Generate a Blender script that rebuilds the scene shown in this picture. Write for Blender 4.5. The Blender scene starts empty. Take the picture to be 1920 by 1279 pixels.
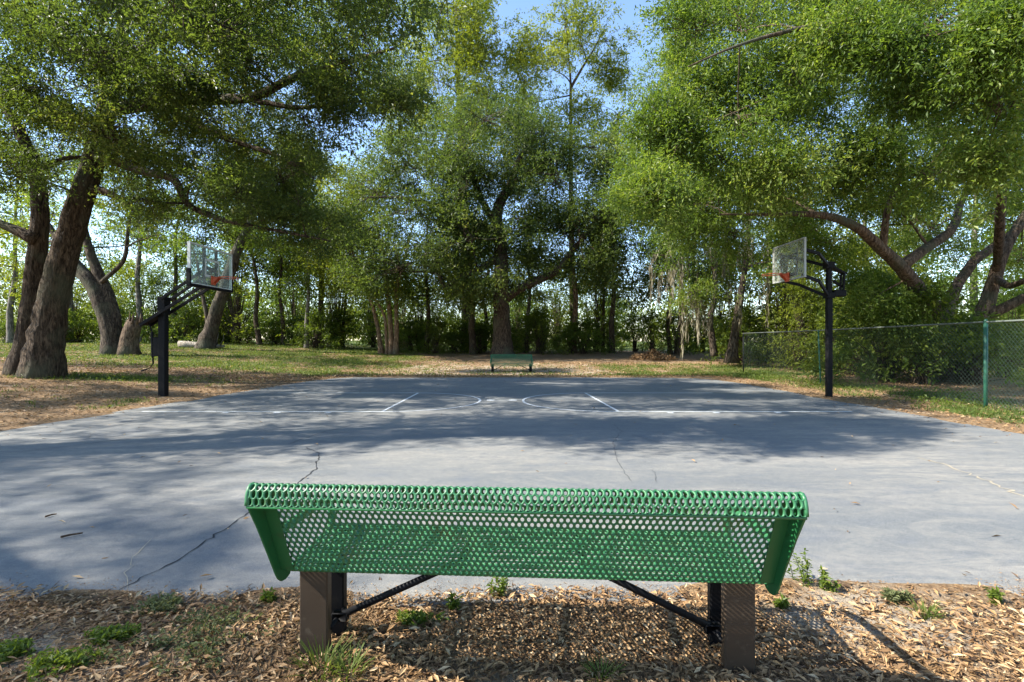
import bpy, math, random
import numpy as np
from mathutils import Vector

S = bpy.context.scene
COL = S.collection
HOR, FPX, CX, HCAM = 638.0, 960.0, 960.0, 1.42
SUNV = Vector((1.15, 0.20, -1.0)).normalized()          # travel direction of the sunlight

def at(px, py, d):
    """photo pixel + metres in front of the camera -> world point"""
    return np.array([(px-CX)*d/FPX, d, HCAM+(HOR-py)*d/FPX])

def sstep(a, b, x):
    t = np.clip((x-a)/(b-a), 0, 1)
    return t*t*(3-2*t)

# ------------------------------------------------------------------ terrain
def hfun(x, y):
    x = np.asarray(x, float); y = np.asarray(y, float)
    h = 0.045*np.clip(-x-8.3, 0, 30)
    h = h - 0.11*sstep(19.6, 23, y)*sstep(-9.5, -5, x) + 0.043*np.clip(y-24.5, 0, 14)
    h = h + 0.040*(1-sstep(2.2, 2.75, y))
    h = np.minimum(h, 1.15)
    h = h + 0.018*np.sin(x*1.7+0.6*y)*np.cos(y*1.3-0.5*x) + 0.008*np.sin(x*5.1+1)*np.cos(y*4.3)
    inc = court_in(x, y, 0.25)
    return h*(1-inc) - 0.05*inc

CL = [(-8.75, -0.5), (-8.25, 7.0), (-7.56, 12.7), (-6.95, 18.2)]
def court_edges(y):
    yl = np.interp(y, [-1, 3, 7.0, 12.7, 18.2, 19.5], [-8.8, -8.55, -8.25, -7.6, -7.0, -6.4])
    yr = np.interp(y, [-1, 3, 7.7, 11.5, 16.6, 18.3, 19.5], [8.2, 8.0, 7.72, 7.68, 7.6, 7.3, 6.6])
    return yl, yr
def near_edge(x):
    x = np.asarray(x, float)
    return 2.77+0.02*np.sin(x*1.3)+0.05*sstep(-1, 2.5, x)+0.02*np.sin(x*4.1+1)
def far_edge(x):
    x = np.asarray(x, float)
    return 19.5+0.06*np.sin(x*0.8)+0.03*np.sin(x*3.1)-0.03*np.clip(x-3, 0, 9)
def court_in(x, y, m=0.0):
    l, r = court_edges(y)
    a = sstep(l+m-0.12, l+m+0.12, x)*(1-sstep(r-m-0.12, r-m+0.12, x))
    ne = near_edge(x); fe = far_edge(x)
    return a*sstep(ne+m-0.12, ne+m+0.12, y)*(1-sstep(fe-m-0.12, fe-m+0.12, y))

# ------------------------------------------------------------------ object helpers
def tag(o, label=None, cat=None, group=None, kind=None):
    if label: o['label'] = label
    if cat: o['category'] = cat
    if group: o['group'] = group
    if kind: o['kind'] = kind
    return o

def link(o, parent=None):
    COL.objects.link(o)
    if parent is not None: o.parent = parent
    return o

def empty(name, loc=(0, 0, 0), rz=0.0):
    o = bpy.data.objects.new(name, None)
    o.empty_display_size = 0.2
    o.location = [float(v) for v in loc]; o.rotation_euler = (0, 0, rz)
    return link(o)

def copy_tree(o, parent=None):
    c = o.copy(); COL.objects.link(c)
    if parent is not None: c.parent = parent
    for ch in o.children: copy_tree(ch, c)
    return c

def raw_mesh(name, V, loops, starts, mats, smooth=False, tint=None, midx=None):
    me = bpy.data.meshes.new(name)
    V = np.asarray(V, np.float32)
    me.vertices.add(len(V)); me.vertices.foreach_set('co', V.ravel())
    me.loops.add(len(loops)); me.loops.foreach_set('vertex_index', np.asarray(loops, np.int32))
    me.polygons.add(len(starts)); me.polygons.foreach_set('loop_start', np.asarray(starts, np.int32))
    me.polygons.foreach_set('use_smooth', np.full(len(starts), bool(smooth)))
    if midx is not None: me.polygons.foreach_set('material_index', np.asarray(midx, np.int32))
    if tint is not None:
        a = me.attributes.new('tint', 'FLOAT', 'POINT'); a.data.foreach_set('value', np.asarray(tint, np.float32))
    for m in (mats if isinstance(mats, (list, tuple)) else [mats]): me.materials.append(m)
    me.update(calc_edges=True)
    return me

def mesh_obj(name, me, parent=None):
    return link(bpy.data.objects.new(name, me), parent)

class MB:
    """collects boxes, tubes and plates for one mesh"""
    def __init__(s): s.v = []; s.f = []; s.n = 0
    def add(s, verts, faces):
        verts = np.asarray(verts, float)
        s.v.append(verts); s.f += [tuple(i+s.n for i in f) for f in faces]; s.n += len(verts)
        return s
    def frame_box(s, c, ax, half, bev=0.0):
        """box with centre c, axes ax (3 unit vectors), half sizes; chamfered edges"""
        c = np.asarray(c, float); A = np.asarray(ax, float); h = np.asarray(half, float)
        b = min(bev, h.min()*0.6)
        if b <= 0:
            pts = [c+A[0]*h[0]*i+A[1]*h[1]*j+A[2]*h[2]*k for k in (-1, 1) for j in (-1, 1) for i in (-1, 1)]
            return s.add(pts, [(0, 2, 3, 1), (4, 5, 7, 6), (0, 1, 5, 4), (2, 6, 7, 3), (0, 4, 6, 2), (1, 3, 7, 5)])
        pts = []; idx = {}
        for i in (-1, 1):
            for j in (-1, 1):
                for k in (-1, 1):
                    for a in range(3):
                        q = [i*(h[0]-b), j*(h[1]-b), k*(h[2]-b)]
                        q[a] = (i, j, k)[a]*h[a]
                        idx[(i, j, k, a)] = len(pts); pts.append(c+A[0]*q[0]+A[1]*q[1]+A[2]*q[2])
        F = []
        for a in range(3):
            b1, c1 = (a+1) % 3, (a+2) % 3
            for sgn in (-1, 1):
                q = []
                for (u, v) in ((-1, -1), (1, -1), (1, 1), (-1, 1)):
                    t = [0, 0, 0]; t[a] = sgn; t[b1] = u; t[c1] = v; q.append(idx[(t[0], t[1], t[2], a)])
                F.append(q if sgn > 0 else q[::-1])
            for u in (-1, 1):
                for v in (-1, 1):
                    q = []
                    for w in (-1, 1):
                        t = [0, 0, 0]; t[a] = w; t[b1] = u; t[c1] = v
                        pr = [idx[(t[0], t[1], t[2], b1)], idx[(t[0], t[1], t[2], c1)]]
                        q += pr if w < 0 else pr[::-1]
                    F.append(q if u*v < 0 else q[::-1])
        for i in (-1, 1):
            for j in (-1, 1):
                for k in (-1, 1):
                    q = [idx[(i, j, k, a)] for a in range(3)]
                    F.append(q if i*j*k > 0 else q[::-1])
        return s.add(pts, F)
    def box(s, lo, hi, bev=0.0):
        lo = np.asarray(lo, float); hi = np.asarray(hi, float)
        return s.frame_box((lo+hi)/2, np.eye(3), (hi-lo)/2, bev)
    def bar(s, p, q, w, h, bev=0.004, up=(0, 0, 1)):
        """rectangular bar from p to q"""
        p = np.asarray(p, float); q = np.asarray(q, float); d = q-p; L = np.linalg.norm(d); d = d/L
        up = np.asarray(up, float)
        if abs(d @ up) > 0.98: up = np.array([0, 1.0, 0])
        x = np.cross(d, up); x /= np.linalg.norm(x); u = np.cross(x, d)
        return s.frame_box((p+q)/2, [d, u, x][0:3] if True else None, (L/2, h/2, w/2), bev)
    def tube(s, pts, rad, seg=8, caps=True, rn=None, flute=0.0):
        pts = np.asarray(pts, float); n = len(pts)
        rad = np.full(n, rad) if np.isscalar(rad) else np.asarray(rad, float)
        T = np.gradient(pts, axis=0); T /= np.linalg.norm(T, axis=1)[:, None]+1e-9
        ref = np.array([0.31, 0.11, 0.94]) if abs(T[0][2]) < 0.9 else np.array([1.0, 0.05, 0])
        X = np.cross(ref, T[0]); X /= np.linalg.norm(X)
        ang = np.linspace(0, 2*math.pi, seg, endpoint=False)
        rings = []
        for i in range(n):
            X = X-T[i]*(X @ T[i]); X /= np.linalg.norm(X)+1e-9
            Y = np.cross(T[i], X)
            r = rad[i]*np.ones(seg)
            if rn is not None:
                r = r*(1+rn.uniform(-flute, flute, seg)*.6)
                if seg >= 10: r = r*(1+.03*np.sin(3*ang+i*.11)+.03*np.sin(7*ang-i*.17+1)+.025*np.sin(12*ang+i*.23))
            rings.append(pts[i]+np.outer(np.cos(ang)*r, X)+np.outer(np.sin(ang)*r, Y))
        V = np.concatenate(rings)
        F = []
        for i in range(n-1):
            for k in range(seg):
                k2 = (k+1) % seg
                F.append((i*seg+k, i*seg+k2, (i+1)*seg+k2, (i+1)*seg+k))
        if caps:
            F.append(tuple(range(seg))[::-1]); F.append(tuple((n-1)*seg+k for k in range(seg)))
        return s.add(V, F)
    def plate(s, poly, axis_u, axis_v, origin, thick):
        """extruded polygon"""
        U = np.asarray(axis_u, float); W = np.asarray(axis_v, float); N = np.cross(U, W); o = np.asarray(origin, float)
        P = [o+U*a+W*b for a, b in poly]; n = len(P)
        V = [p+N*thick/2 for p in P]+[p-N*thick/2 for p in P]
        F = [tuple(range(n)), tuple(range(2*n-1, n-1, -1))]+[(i, n+i, n+(i+1) % n, (i+1) % n) for i in range(n)]
        return s.add(V, F)
    def mesh(s, name, mat, smooth=False):
        V = np.concatenate(s.v)
        loops = [i for f in s.f for i in f]
        st = np.cumsum([0]+[len(f) for f in s.f[:-1]])
        me = raw_mesh(name, V, loops, st, mat, smooth)
        return me
    def build(s, name, mat, parent=None, smooth=False):
        return mesh_obj(name, s.mesh(name, mat, smooth), parent)

# ------------------------------------------------------------------ materials
def new_mat(name):
    m = bpy.data.materials.new(name); m.use_nodes = True
    nt = m.node_tree; b = nt.nodes['Principled BSDF']
    return m, nt, b
def N(nt, t, **kw):
    n = nt.nodes.new(t)
    for k, v in kw.items():
        if k in n.inputs: n.inputs[k].default_value = v
        else: setattr(n, k, v)
    return n
def ramp(nt, src, stops, interp='LINEAR'):
    r = nt.nodes.new('ShaderNodeValToRGB'); r.color_ramp.interpolation = interp
    e = r.color_ramp.elements
    e[0].position, e[0].color = stops[0][0], (*stops[0][1], 1)
    e[1].position, e[1].color = stops[-1][0], (*stops[-1][1], 1)
    for p, c in stops[1:-1]:
        x = e.new(p); x.color = (*c, 1)
    nt.links.new(src, r.inputs[0]); return r.outputs[0]
def mix(nt, f, a, b, mode='MIX'):
    m = nt.nodes.new('ShaderNodeMix'); m.data_type = 'RGBA'; m.blend_type = mode
    for sock, v in ((m.inputs[0], f), (m.inputs[6], a), (m.inputs[7], b)):
        if isinstance(v, (int, float)): sock.default_value = v
        elif isinstance(v, tuple): sock.default_value = (*v, 1) if len(v) == 3 else v
        else: nt.links.new(v, sock)
    return m.outputs[2]
def noise(nt, scale, detail=4, rough=0.6, vec=None, dist=0.0):
    n = N(nt, 'ShaderNodeTexNoise', Scale=scale, Detail=detail, Roughness=rough, Distortion=dist)
    if vec is not None: nt.links.new(vec, n.inputs['Vector'])
    return n.outputs['Fac']
def mapr(nt, src, a, b, c=0.0, d=1.0):
    m = N(nt, 'ShaderNodeMapRange'); nt.links.new(src, m.inputs[0])
    for i, v in enumerate((a, b, c, d)): m.inputs[1+i].default_value = v
    return m.outputs[0]
def bump(nt, b, src, strength=0.3, dist=0.01):
    n = N(nt, 'ShaderNodeBump', Strength=strength, Distance=dist)
    nt.links.new(src, n.inputs['Height']); nt.links.new(n.outputs[0], b.inputs['Normal'])
def objvec(nt, scale=(1, 1, 1)):
    t = nt.nodes.new('ShaderNodeTexCoord'); mp = nt.nodes.new('ShaderNodeMapping'); mp.inputs['Scale'].default_value = scale
    nt.links.new(t.outputs['Object'], mp.inputs[0]); return mp.outputs[0]

def leaf_mat(name, stops, trans=0.45, tmul=1.6, rough=0.45, spec=0.4):
    m, nt, b = new_mat(name)
    a = N(nt, 'ShaderNodeAttribute', attribute_name='tint')
    c = ramp(nt, a.outputs['Fac'], stops)
    nt.links.new(c, b.inputs['Base Color']); b.inputs['Roughness'].default_value = rough
    b.inputs['Specular IOR Level'].default_value = spec
    tl = N(nt, 'ShaderNodeBsdfTranslucent')
    tc = mix(nt, 1.0, c, (tmul, tmul*0.95, tmul*0.45), 'MULTIPLY'); nt.links.new(tc, tl.inputs['Color'])
    mx = N(nt, 'ShaderNodeMixShader'); mx.inputs[0].default_value = trans
    nt.links.new(b.outputs[0], mx.inputs[1]); nt.links.new(tl.outputs[0], mx.inputs[2])
    nt.links.new(mx.outputs[0], nt.nodes['Material Output'].inputs['Surface'])
    return m

def bark_mat(name, c1, c2, c3, sc=6.0):
    m, nt, b = new_mat(name)
    v = objvec(nt, (sc, sc, sc*0.22))
    n1 = noise(nt, 2.2, 6, 0.7, v, 0.6)
    n2 = noise(nt, 0.9, 3, 0.5, objvec(nt, (1, 1, 1)))
    c = ramp(nt, n1, [(0.37, c1), (0.50, c2), (0.66, c3)])
    c = mix(nt, mapr(nt, n2, 0.5, 0.72), c, tuple(0.75*k for k in (0.11, 0.115, 0.075)))
    nt.links.new(c, b.inputs['Base Color']); b.inputs['Roughness'].default_value = 0.9
    b.inputs['Specular IOR Level'].default_value = 0.2
    bump(nt, b, n1, 1.0, 0.09)
    return m

def paint_mat(name, col, rough=0.4, var=0.15, spec=0.5, dirt=None, dscale=9.0):
    m, nt, b = new_mat(name)
    v = objvec(nt)
    n1 = noise(nt, 5.0, 5, 0.65, v)
    c = mix(nt, n1, tuple(k*(1-var) for k in col), tuple(k*(1+var) for k in col))
    if dirt:
        n2 = noise(nt, dscale, 6, 0.7, v)
        c = mix(nt, mapr(nt, n2, 0.56, 0.72, 0, 0.75), c, dirt)
    nt.links.new(c, b.inputs['Base Color'])
    nt.links.new(mapr(nt, n1, 0.2, 0.8, rough-0.08, rough+0.12), b.inputs['Roughness'])
    b.inputs['Specular IOR Level'].default_value = spec
    return m

M = {}
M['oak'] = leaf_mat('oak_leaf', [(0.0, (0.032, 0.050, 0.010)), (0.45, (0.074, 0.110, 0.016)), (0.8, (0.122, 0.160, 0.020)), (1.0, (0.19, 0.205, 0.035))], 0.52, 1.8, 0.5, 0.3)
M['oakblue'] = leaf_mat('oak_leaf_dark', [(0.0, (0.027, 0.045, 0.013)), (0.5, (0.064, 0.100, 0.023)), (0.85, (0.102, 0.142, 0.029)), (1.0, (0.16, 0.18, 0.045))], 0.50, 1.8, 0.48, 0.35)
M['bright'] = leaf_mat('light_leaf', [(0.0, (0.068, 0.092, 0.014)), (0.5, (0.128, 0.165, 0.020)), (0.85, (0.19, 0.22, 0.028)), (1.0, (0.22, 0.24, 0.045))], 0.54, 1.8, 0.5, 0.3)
M['oaksun'] = leaf_mat('oak_leaf_sunlit', [(0.0, (0.038, 0.066, 0.013)), (0.45, (0.083, 0.138, 0.021)), (0.8, (0.130, 0.188, 0.030)), (1.0, (0.195, 0.235, 0.055))], 0.52, 1.8, 0.45, 0.38)  # lighter oak leaf, a sunlit look put into the colour
M['shrub'] = leaf_mat('shrub_leaf', [(0.0, (0.038, 0.062, 0.010)), (0.5, (0.090, 0.138, 0.018)), (1.0, (0.18, 0.22, 0.035))], 0.5, 1.8, 0.45, 0.4)
M['grass'] = leaf_mat('grass_blade', [(0.0, (0.035, 0.06, 0.014)), (0.5, (0.085, 0.125, 0.025)), (0.85, (0.15, 0.18, 0.04)), (1.0, (0.26, 0.23, 0.09))], 0.4, 1.5, 0.6, 0.25)
M['sage'] = leaf_mat('grey_green_weed', [(0.0, (0.06, 0.07, 0.035)), (0.5, (0.12, 0.14, 0.06)), (1.0, (0.22, 0.23, 0.11))], 0.35, 1.4, 0.7, 0.2)
M['litter'] = leaf_mat('dry_leaf', [(0.0, (0.05, 0.028, 0.015)), (0.3, (0.165, 0.095, 0.046)), (0.65, (0.34, 0.205, 0.095)), (0.9, (0.44, 0.295, 0.155)), (1.0, (0.50, 0.37, 0.22))], 0.12, 1.0, 0.65, 0.25)
M['moss'] = leaf_mat('hanging_moss', [(0.0, (0.12, 0.11, 0.08)), (1.0, (0.30, 0.27, 0.20))], 0.3, 1.2, 0.9, 0.1)
M['bark'] = bark_mat('oak_bark', (0.016, 0.012, 0.009), (0.060, 0.045, 0.033), (0.14, 0.11, 0.08))
M['barkwarm'] = bark_mat('warm_oak_bark', (0.030, 0.020, 0.013), (0.105, 0.073, 0.050), (0.23, 0.165, 0.115))
M['barkred'] = bark_mat('warm_bark', (0.05, 0.03, 0.018), (0.17, 0.105, 0.062), (0.34, 0.23, 0.15), 8)
M['barkgrey'] = bark_mat('grey_bark', (0.05, 0.045, 0.04), (0.15, 0.135, 0.115), (0.30, 0.275, 0.24), 8)
M['barkdark'] = bark_mat('dark_bark', (0.016, 0.011, 0.007), (0.060, 0.042, 0.028), (0.145, 0.105, 0.072), 8)
M['blackmetal'] = paint_mat('black_powder_coat', (0.0045, 0.0045, 0.0055), 0.6, 0.3, 0.14, (0.018, 0.016, 0.013), 14)
M['railgrey'] = paint_mat('weathered_rail', (0.09, 0.105, 0.09), 0.6, 0.25, 0.5, (0.06, 0.07, 0.05), 3)
M['steel'] = paint_mat('galvanised_steel', (0.30, 0.31, 0.30), 0.5, 0.2, 0.6)
M['orange'] = paint_mat('orange_rim_paint', (0.45, 0.085, 0.035), 0.45, 0.15, 0.4)
M['benchgreen'] = paint_mat('green_plastic_coating', (0.028, 0.130, 0.052), 0.40, 0.35, 0.45, (0.060, 0.080, 0.026), 5)  # olive blotches: grime plus warm bounced light put into the colour
M['benchflange'] = paint_mat('green_end_plate', (0.012, 0.095, 0.030), 0.4, 0.18, 0.5, (0.03, 0.055, 0.025), 11)
M['fencegreen'] = paint_mat('fence_green_vinyl', (0.018, 0.085, 0.055), 0.5, 0.2, 0.4, (0.12, 0.13, 0.10), 12)
M['fencewire'] = paint_mat('fence_wire', (0.055, 0.085, 0.062), 0.55, 0.2, 0.5)
M['bronze'] = paint_mat('brown_post_paint', (0.040, 0.027, 0.017), 0.5, 0.3, 0.3, (0.085, 0.065, 0.045), 22)
M['wood'] = bark_mat('dead_wood', (0.16, 0.13, 0.10), (0.33, 0.29, 0.24), (0.52, 0.47, 0.40), 9)
M['twig'] = bark_mat('brown_twig', (0.05, 0.03, 0.02), (0.13, 0.08, 0.05), (0.22, 0.15, 0.10), 20)
M['white'] = paint_mat('aged_white_frame', (0.55, 0.57, 0.55), 0.5, 0.12, 0.4, (0.30, 0.30, 0.26), 6)

def glass_mat(name, haze, tcol):
    m, nt, b = new_mat(name)
    v = objvec(nt, (1, 1, 2.5))
    n = noise(nt, 3.0, 5, 0.7, v)
    b.inputs['Base Color'].default_value = (0.62, 0.66, 0.63, 1); b.inputs['Roughness'].default_value = 0.25
    t = N(nt, 'ShaderNodeBsdfTransparent'); t.inputs[0].default_value = (*tcol, 1)
    mx = N(nt, 'ShaderNodeMixShader')
    nt.links.new(mapr(nt, n, 0.3, 0.75, haze*0.45, haze*1.5), mx.inputs[0])
    nt.links.new(t.outputs[0], mx.inputs[1]); nt.links.new(b.outputs[0], mx.inputs[2])
    nt.links.new(mx.outputs[0], nt.nodes['Material Output'].inputs['Surface'])
    return m
M['glass'] = glass_mat('hazy_backboard_glass', 0.22, (0.78, 0.86, 0.83))
M['glassold'] = glass_mat('yellowed_backboard_acrylic', 0.20, (0.86, 0.85, 0.74))

def court_mat():
    m, nt, b = new_mat('worn_blue_grey_asphalt')
    v = objvec(nt); vs = objvec(nt, (0.55, 1.3, 1))
    big = noise(nt, 0.35, 5, 0.6, v, 0.8); mid = noise(nt, 1.6, 7, 0.72, vs, 1.2); fine = noise(nt, 70, 4, 0.8, v); grit = noise(nt, 260, 2, 0.6, v)
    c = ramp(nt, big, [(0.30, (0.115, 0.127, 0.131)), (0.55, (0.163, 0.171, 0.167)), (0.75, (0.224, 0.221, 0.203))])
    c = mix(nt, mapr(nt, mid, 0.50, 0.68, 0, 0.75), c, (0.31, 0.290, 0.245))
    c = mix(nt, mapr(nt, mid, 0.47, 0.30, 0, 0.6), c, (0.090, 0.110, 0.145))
    def ell(cx, cy, rx, ry):
        t = nt.nodes.new('ShaderNodeTexCoord'); mp = nt.nodes.new('ShaderNodeMapping'); mp.vector_type = 'TEXTURE'
        mp.inputs['Location'].default_value = (cx, cy, 0); mp.inputs['Scale'].default_value = (rx, ry, 50)
        nt.links.new(t.outputs['Object'], mp.inputs[0]); L = N(nt, 'ShaderNodeVectorMath', operation='LENGTH'); nt.links.new(mp.outputs[0], L.inputs[0])
        return mapr(nt, L.outputs['Value'], 0.35, 1.15, 1, 0)
    wsum = None
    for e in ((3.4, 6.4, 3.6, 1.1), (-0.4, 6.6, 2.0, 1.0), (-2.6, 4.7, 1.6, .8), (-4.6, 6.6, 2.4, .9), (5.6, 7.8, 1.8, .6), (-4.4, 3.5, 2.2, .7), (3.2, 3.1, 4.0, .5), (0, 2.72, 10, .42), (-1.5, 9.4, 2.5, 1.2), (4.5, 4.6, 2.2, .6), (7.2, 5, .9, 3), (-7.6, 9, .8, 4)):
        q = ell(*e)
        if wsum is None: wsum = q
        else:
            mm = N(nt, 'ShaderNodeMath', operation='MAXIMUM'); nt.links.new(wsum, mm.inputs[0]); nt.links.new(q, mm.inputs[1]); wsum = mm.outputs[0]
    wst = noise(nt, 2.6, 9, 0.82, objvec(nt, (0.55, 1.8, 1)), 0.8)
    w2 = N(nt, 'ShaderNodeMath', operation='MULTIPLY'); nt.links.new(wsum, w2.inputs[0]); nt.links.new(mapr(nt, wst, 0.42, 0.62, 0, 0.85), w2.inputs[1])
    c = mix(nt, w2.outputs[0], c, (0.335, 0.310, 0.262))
    worn = noise(nt, 0.42, 3, 0.55, objvec(nt, (0.6, 1, 1)))
    streak = noise(nt, 3.2, 8, 0.8, objvec(nt, (0.35, 2.2, 1)), 1.0)
    wm = N(nt, 'ShaderNodeMath', operation='MULTIPLY'); nt.links.new(mapr(nt, worn, 0.46, 0.60), wm.inputs[0]); nt.links.new(mapr(nt, streak, 0.47, 0.60, 0, 0.8), wm.inputs[1])
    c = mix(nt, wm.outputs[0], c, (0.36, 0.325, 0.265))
    mott = noise(nt, 13, 7, 0.82, v)
    c = mix(nt, 1.0, c, ramp(nt, mott, [(0.30, (0.68, 0.70, 0.73)), (0.5, (1.0, 1.0, 1.0)), (0.70, (1.32, 1.29, 1.22))]), 'MULTIPLY')
    c = mix(nt, mapr(nt, fine, 0.42, 0.70, 0, 0.6), c, (0.31, 0.305, 0.29))
    c = mix(nt, mapr(nt, grit, 0.60, 0.36, 0, 0.85), c, (0.055, 0.062, 0.075))
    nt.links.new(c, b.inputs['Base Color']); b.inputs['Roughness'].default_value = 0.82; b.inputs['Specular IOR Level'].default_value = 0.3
    h = N(nt, 'ShaderNodeMath', operation='ADD'); nt.links.new(fine, h.inputs[0]); nt.links.new(grit, h.inputs[1])
    bump(nt, b, h.outputs[0], 0.5, 0.004)
    return m
M['court'] = court_mat()
def line_mat():
    m, nt, b = new_mat('worn_white_line_paint')
    n = noise(nt, 18, 6, 0.75, objvec(nt))
    c = mix(nt, mapr(nt, n, 0.48, 0.68), (0.55, 0.58, 0.60), (0.22, 0.245, 0.275))
    nt.links.new(c, b.inputs['Base Color']); b.inputs['Roughness'].default_value = 0.75
    return m
M['line'] = line_mat()
def fline_mat():
    m, nt, b = new_mat('faded_line_paint')
    n = noise(nt, 6, 6, 0.75, objvec(nt))
    c = mix(nt, mapr(nt, n, 0.56, 0.86), (0.50, 0.53, 0.53), (0.185, 0.21, 0.245))
    nt.links.new(c, b.inputs['Base Color']); b.inputs['Roughness'].default_value = 0.8
    return m
M['fline'] = fline_mat()
M['crackfaint'] = paint_mat('hairline_crack', (0.085, 0.088, 0.09), 0.9, 0.4, 0.1)
M['crack'] = paint_mat('crack_fill', (0.035, 0.036, 0.038), 0.9, 0.4, 0.1)
M['crackpale'] = paint_mat('crack_sand', (0.33, 0.29, 0.22), 0.95, 0.4, 0.1)

def ground_mat():
    m, nt, b = new_mat('park_ground')
    v = objvec(nt)
    g = N(nt, 'ShaderNodeAttribute', attribute_name='grass').outputs['Fac']
    li = N(nt, 'ShaderNodeAttribute', attribute_name='litter').outputs['Fac']
    n1 = noise(nt, 1.3, 6, 0.7, v); n2 = noise(nt, 22, 6, 0.8, v); n3 = noise(nt, 90, 3, 0.7, v)
    sand = ramp(nt, n2, [(0.3, (0.24, 0.195, 0.14)), (0.5, (0.32, 0.265, 0.195)), (0.7, (0.39, 0.33, 0.255))])
    lit = ramp(nt, n2, [(0.28, (0.06, 0.038, 0.023)), (0.45, (0.16, 0.10, 0.055)), (0.6, (0.31, 0.21, 0.115)), (0.75, (0.44, 0.33, 0.20))])
    gr = ramp(nt, n2, [(0.28, (0.04, 0.055, 0.016)), (0.5, (0.085, 0.115, 0.026)), (0.72, (0.15, 0.17, 0.045))])
    a = N(nt, 'ShaderNodeMath', operation='ADD'); nt.links.new(li, a.inputs[0]); nt.links.new(mapr(nt, n1, 0.3, 0.7, -0.35, 0.35), a.inputs[1])
    c = mix(nt, mapr(nt, a.outputs[0], 0.35, 0.65), sand, lit)
    a2 = N(nt, 'ShaderNodeMath', operation='ADD'); nt.links.new(g, a2.inputs[0]); nt.links.new(mapr(nt, n1, 0.3, 0.7, -0.3, 0.3), a2.inputs[1])
    c = mix(nt, mapr(nt, a2.outputs[0], 0.35, 0.7), c, gr)
    nt.links.new(c, b.inputs['Base Color']); b.inputs['Roughness'].default_value = 0.95; b.inputs['Specular IOR Level'].default_value = 0.15
    h = N(nt, 'ShaderNodeMath', operation='ADD'); nt.links.new(n2, h.inputs[0]); nt.links.new(n3, h.inputs[1])
    bump(nt, b, h.outputs[0], 0.8, 0.02)
    return m
M['ground'] = ground_mat()

# ------------------------------------------------------------------ zones of the ground cover
def fbm(x, y, s=1.0, seed=0):
    r = np.random.default_rng(seed); o = 0
    for k in range(5):
        a = r.uniform(0, 6.28); f = s*(1.7**k)*r.uniform(0.8, 1.2)
        o = o + np.sin(f*(x*math.cos(a)+y*math.sin(a))+r.uniform(0, 6.28))*np.cos(f*0.8*(x*math.sin(a)-y*math.cos(a))+r.uniform(0, 6.28))/(1.3**k)
    return o/2.2
def zones(x, y):
    x = np.asarray(x, float); y = np.asarray(y, float)
    n = fbm(x, y, 0.55, 3)
    # lawn far left, behind the court on the right, fence foot
    lawn = sstep(18.5, 23, y+n*1.2-0.15*np.clip(-x-14, 0, 9))*sstep(-2.5, -8, x+n*2)
    mid = sstep(20.5, 22.5, y)*(1-sstep(27, 31, y))*sstep(-9, -4, x)*(1-sstep(3, 5.5, x+n))
    rlawn = sstep(19.6, 22, y+n)*sstep(2.8, 6, x+n*1.5)*(1-sstep(12, 16, x))*(1-sstep(27, 30, y))*np.clip(.55+.5*fbm(x, y, .9, 22), 0, 1)
    fence = sstep(8.2, 8.9, x+n*0.3)*(1-sstep(10.6, 11.8, x+n*0.5))*sstep(6.5, 9.5, y)*(1-sstep(22, 26, y))*np.clip(.42+.5*fbm(x, y, 1.1, 41), 0, .9)
    leftg = 0.75*sstep(0.15, 0.6, fbm(x, y, 0.9, 8))*sstep(-8.2, -8.8, x)*sstep(7, 9, y)*(1-sstep(12, 15, y))
    leftg2 = 0.9*np.exp(-(((x+12.6)/2.6)**2+((y-16.5)/1.1)**2))
    far = sstep(40, 50, y)
    g = np.maximum.reduce([lawn*np.clip(.62+.55*fbm(x, y, .8, 21), .1, 1), mid*0.30*(0.6+0.5*n), rlawn, fence, leftg, leftg2, far*0.9])
    near = 1-sstep(2.6, 3.3, y)
    g = g*(1-near)
    l = np.ones_like(x)*0.75
    l = l*(1-0.35*mid)
    l = np.where(near > 0, l*(1-near)+near*(0.75+0.3*fbm(x, y, 2.6, 5)-0.6*np.exp(-(((x-1.75)/0.5)**2+((y-2.55)/0.35)**2))
        - 0.45*np.exp(-(((x+2.2)/0.5)**2+((y-2.3)/0.25)**2))), l)
    return np.clip(g, 0, 1), np.clip(l, 0, 1)

# ------------------------------------------------------------------ ground + court
def build_ground():
    xs = np.unique(np.round(np.concatenate([np.linspace(-260, -40, 18), np.arange(-40, -12, 0.8), np.arange(-12, -3.2, 0.25), np.arange(-3.2, 3.4, 0.08), np.arange(3.4, 12, 0.25), np.arange(12, 40, 0.8), np.linspace(40, 260, 18)]), 3))
    ys = np.unique(np.round(np.concatenate([np.linspace(-40, 0, 14), np.arange(0, 1.4, 0.3), np.arange(1.4, 3.2, 0.06), np.arange(3.2, 24, 0.25), np.arange(24, 46, 0.6), np.linspace(46, 420, 40)]), 3))
    X, Y = np.meshgrid(xs, ys); Z = hfun(X, Y)
    V = np.stack([X, Y, Z], -1).reshape(-1, 3); nx, ny = len(xs), len(ys)
    i = (np.arange(ny-1)[:, None]*nx+np.arange(nx-1)[None, :]).ravel()
    F = np.stack([i, i+1, i+1+nx, i+nx], 1)
    me = raw_mesh('ground', V, F.ravel(), np.arange(len(F))*4, M['ground'], True)
    g, l = zones(V[:, 0], V[:, 1])
    for nme, arr in (('grass', g), ('litter', l)):
        a = me.attributes.new(nme, 'FLOAT', 'POINT'); a.data.foreach_set('value', arr.astype(np.float32))
    o = mesh_obj('ground', me); tag(o, 'sandy park ground under dry leaves and grass', None, None, 'structure'); return o
build_ground()

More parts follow.
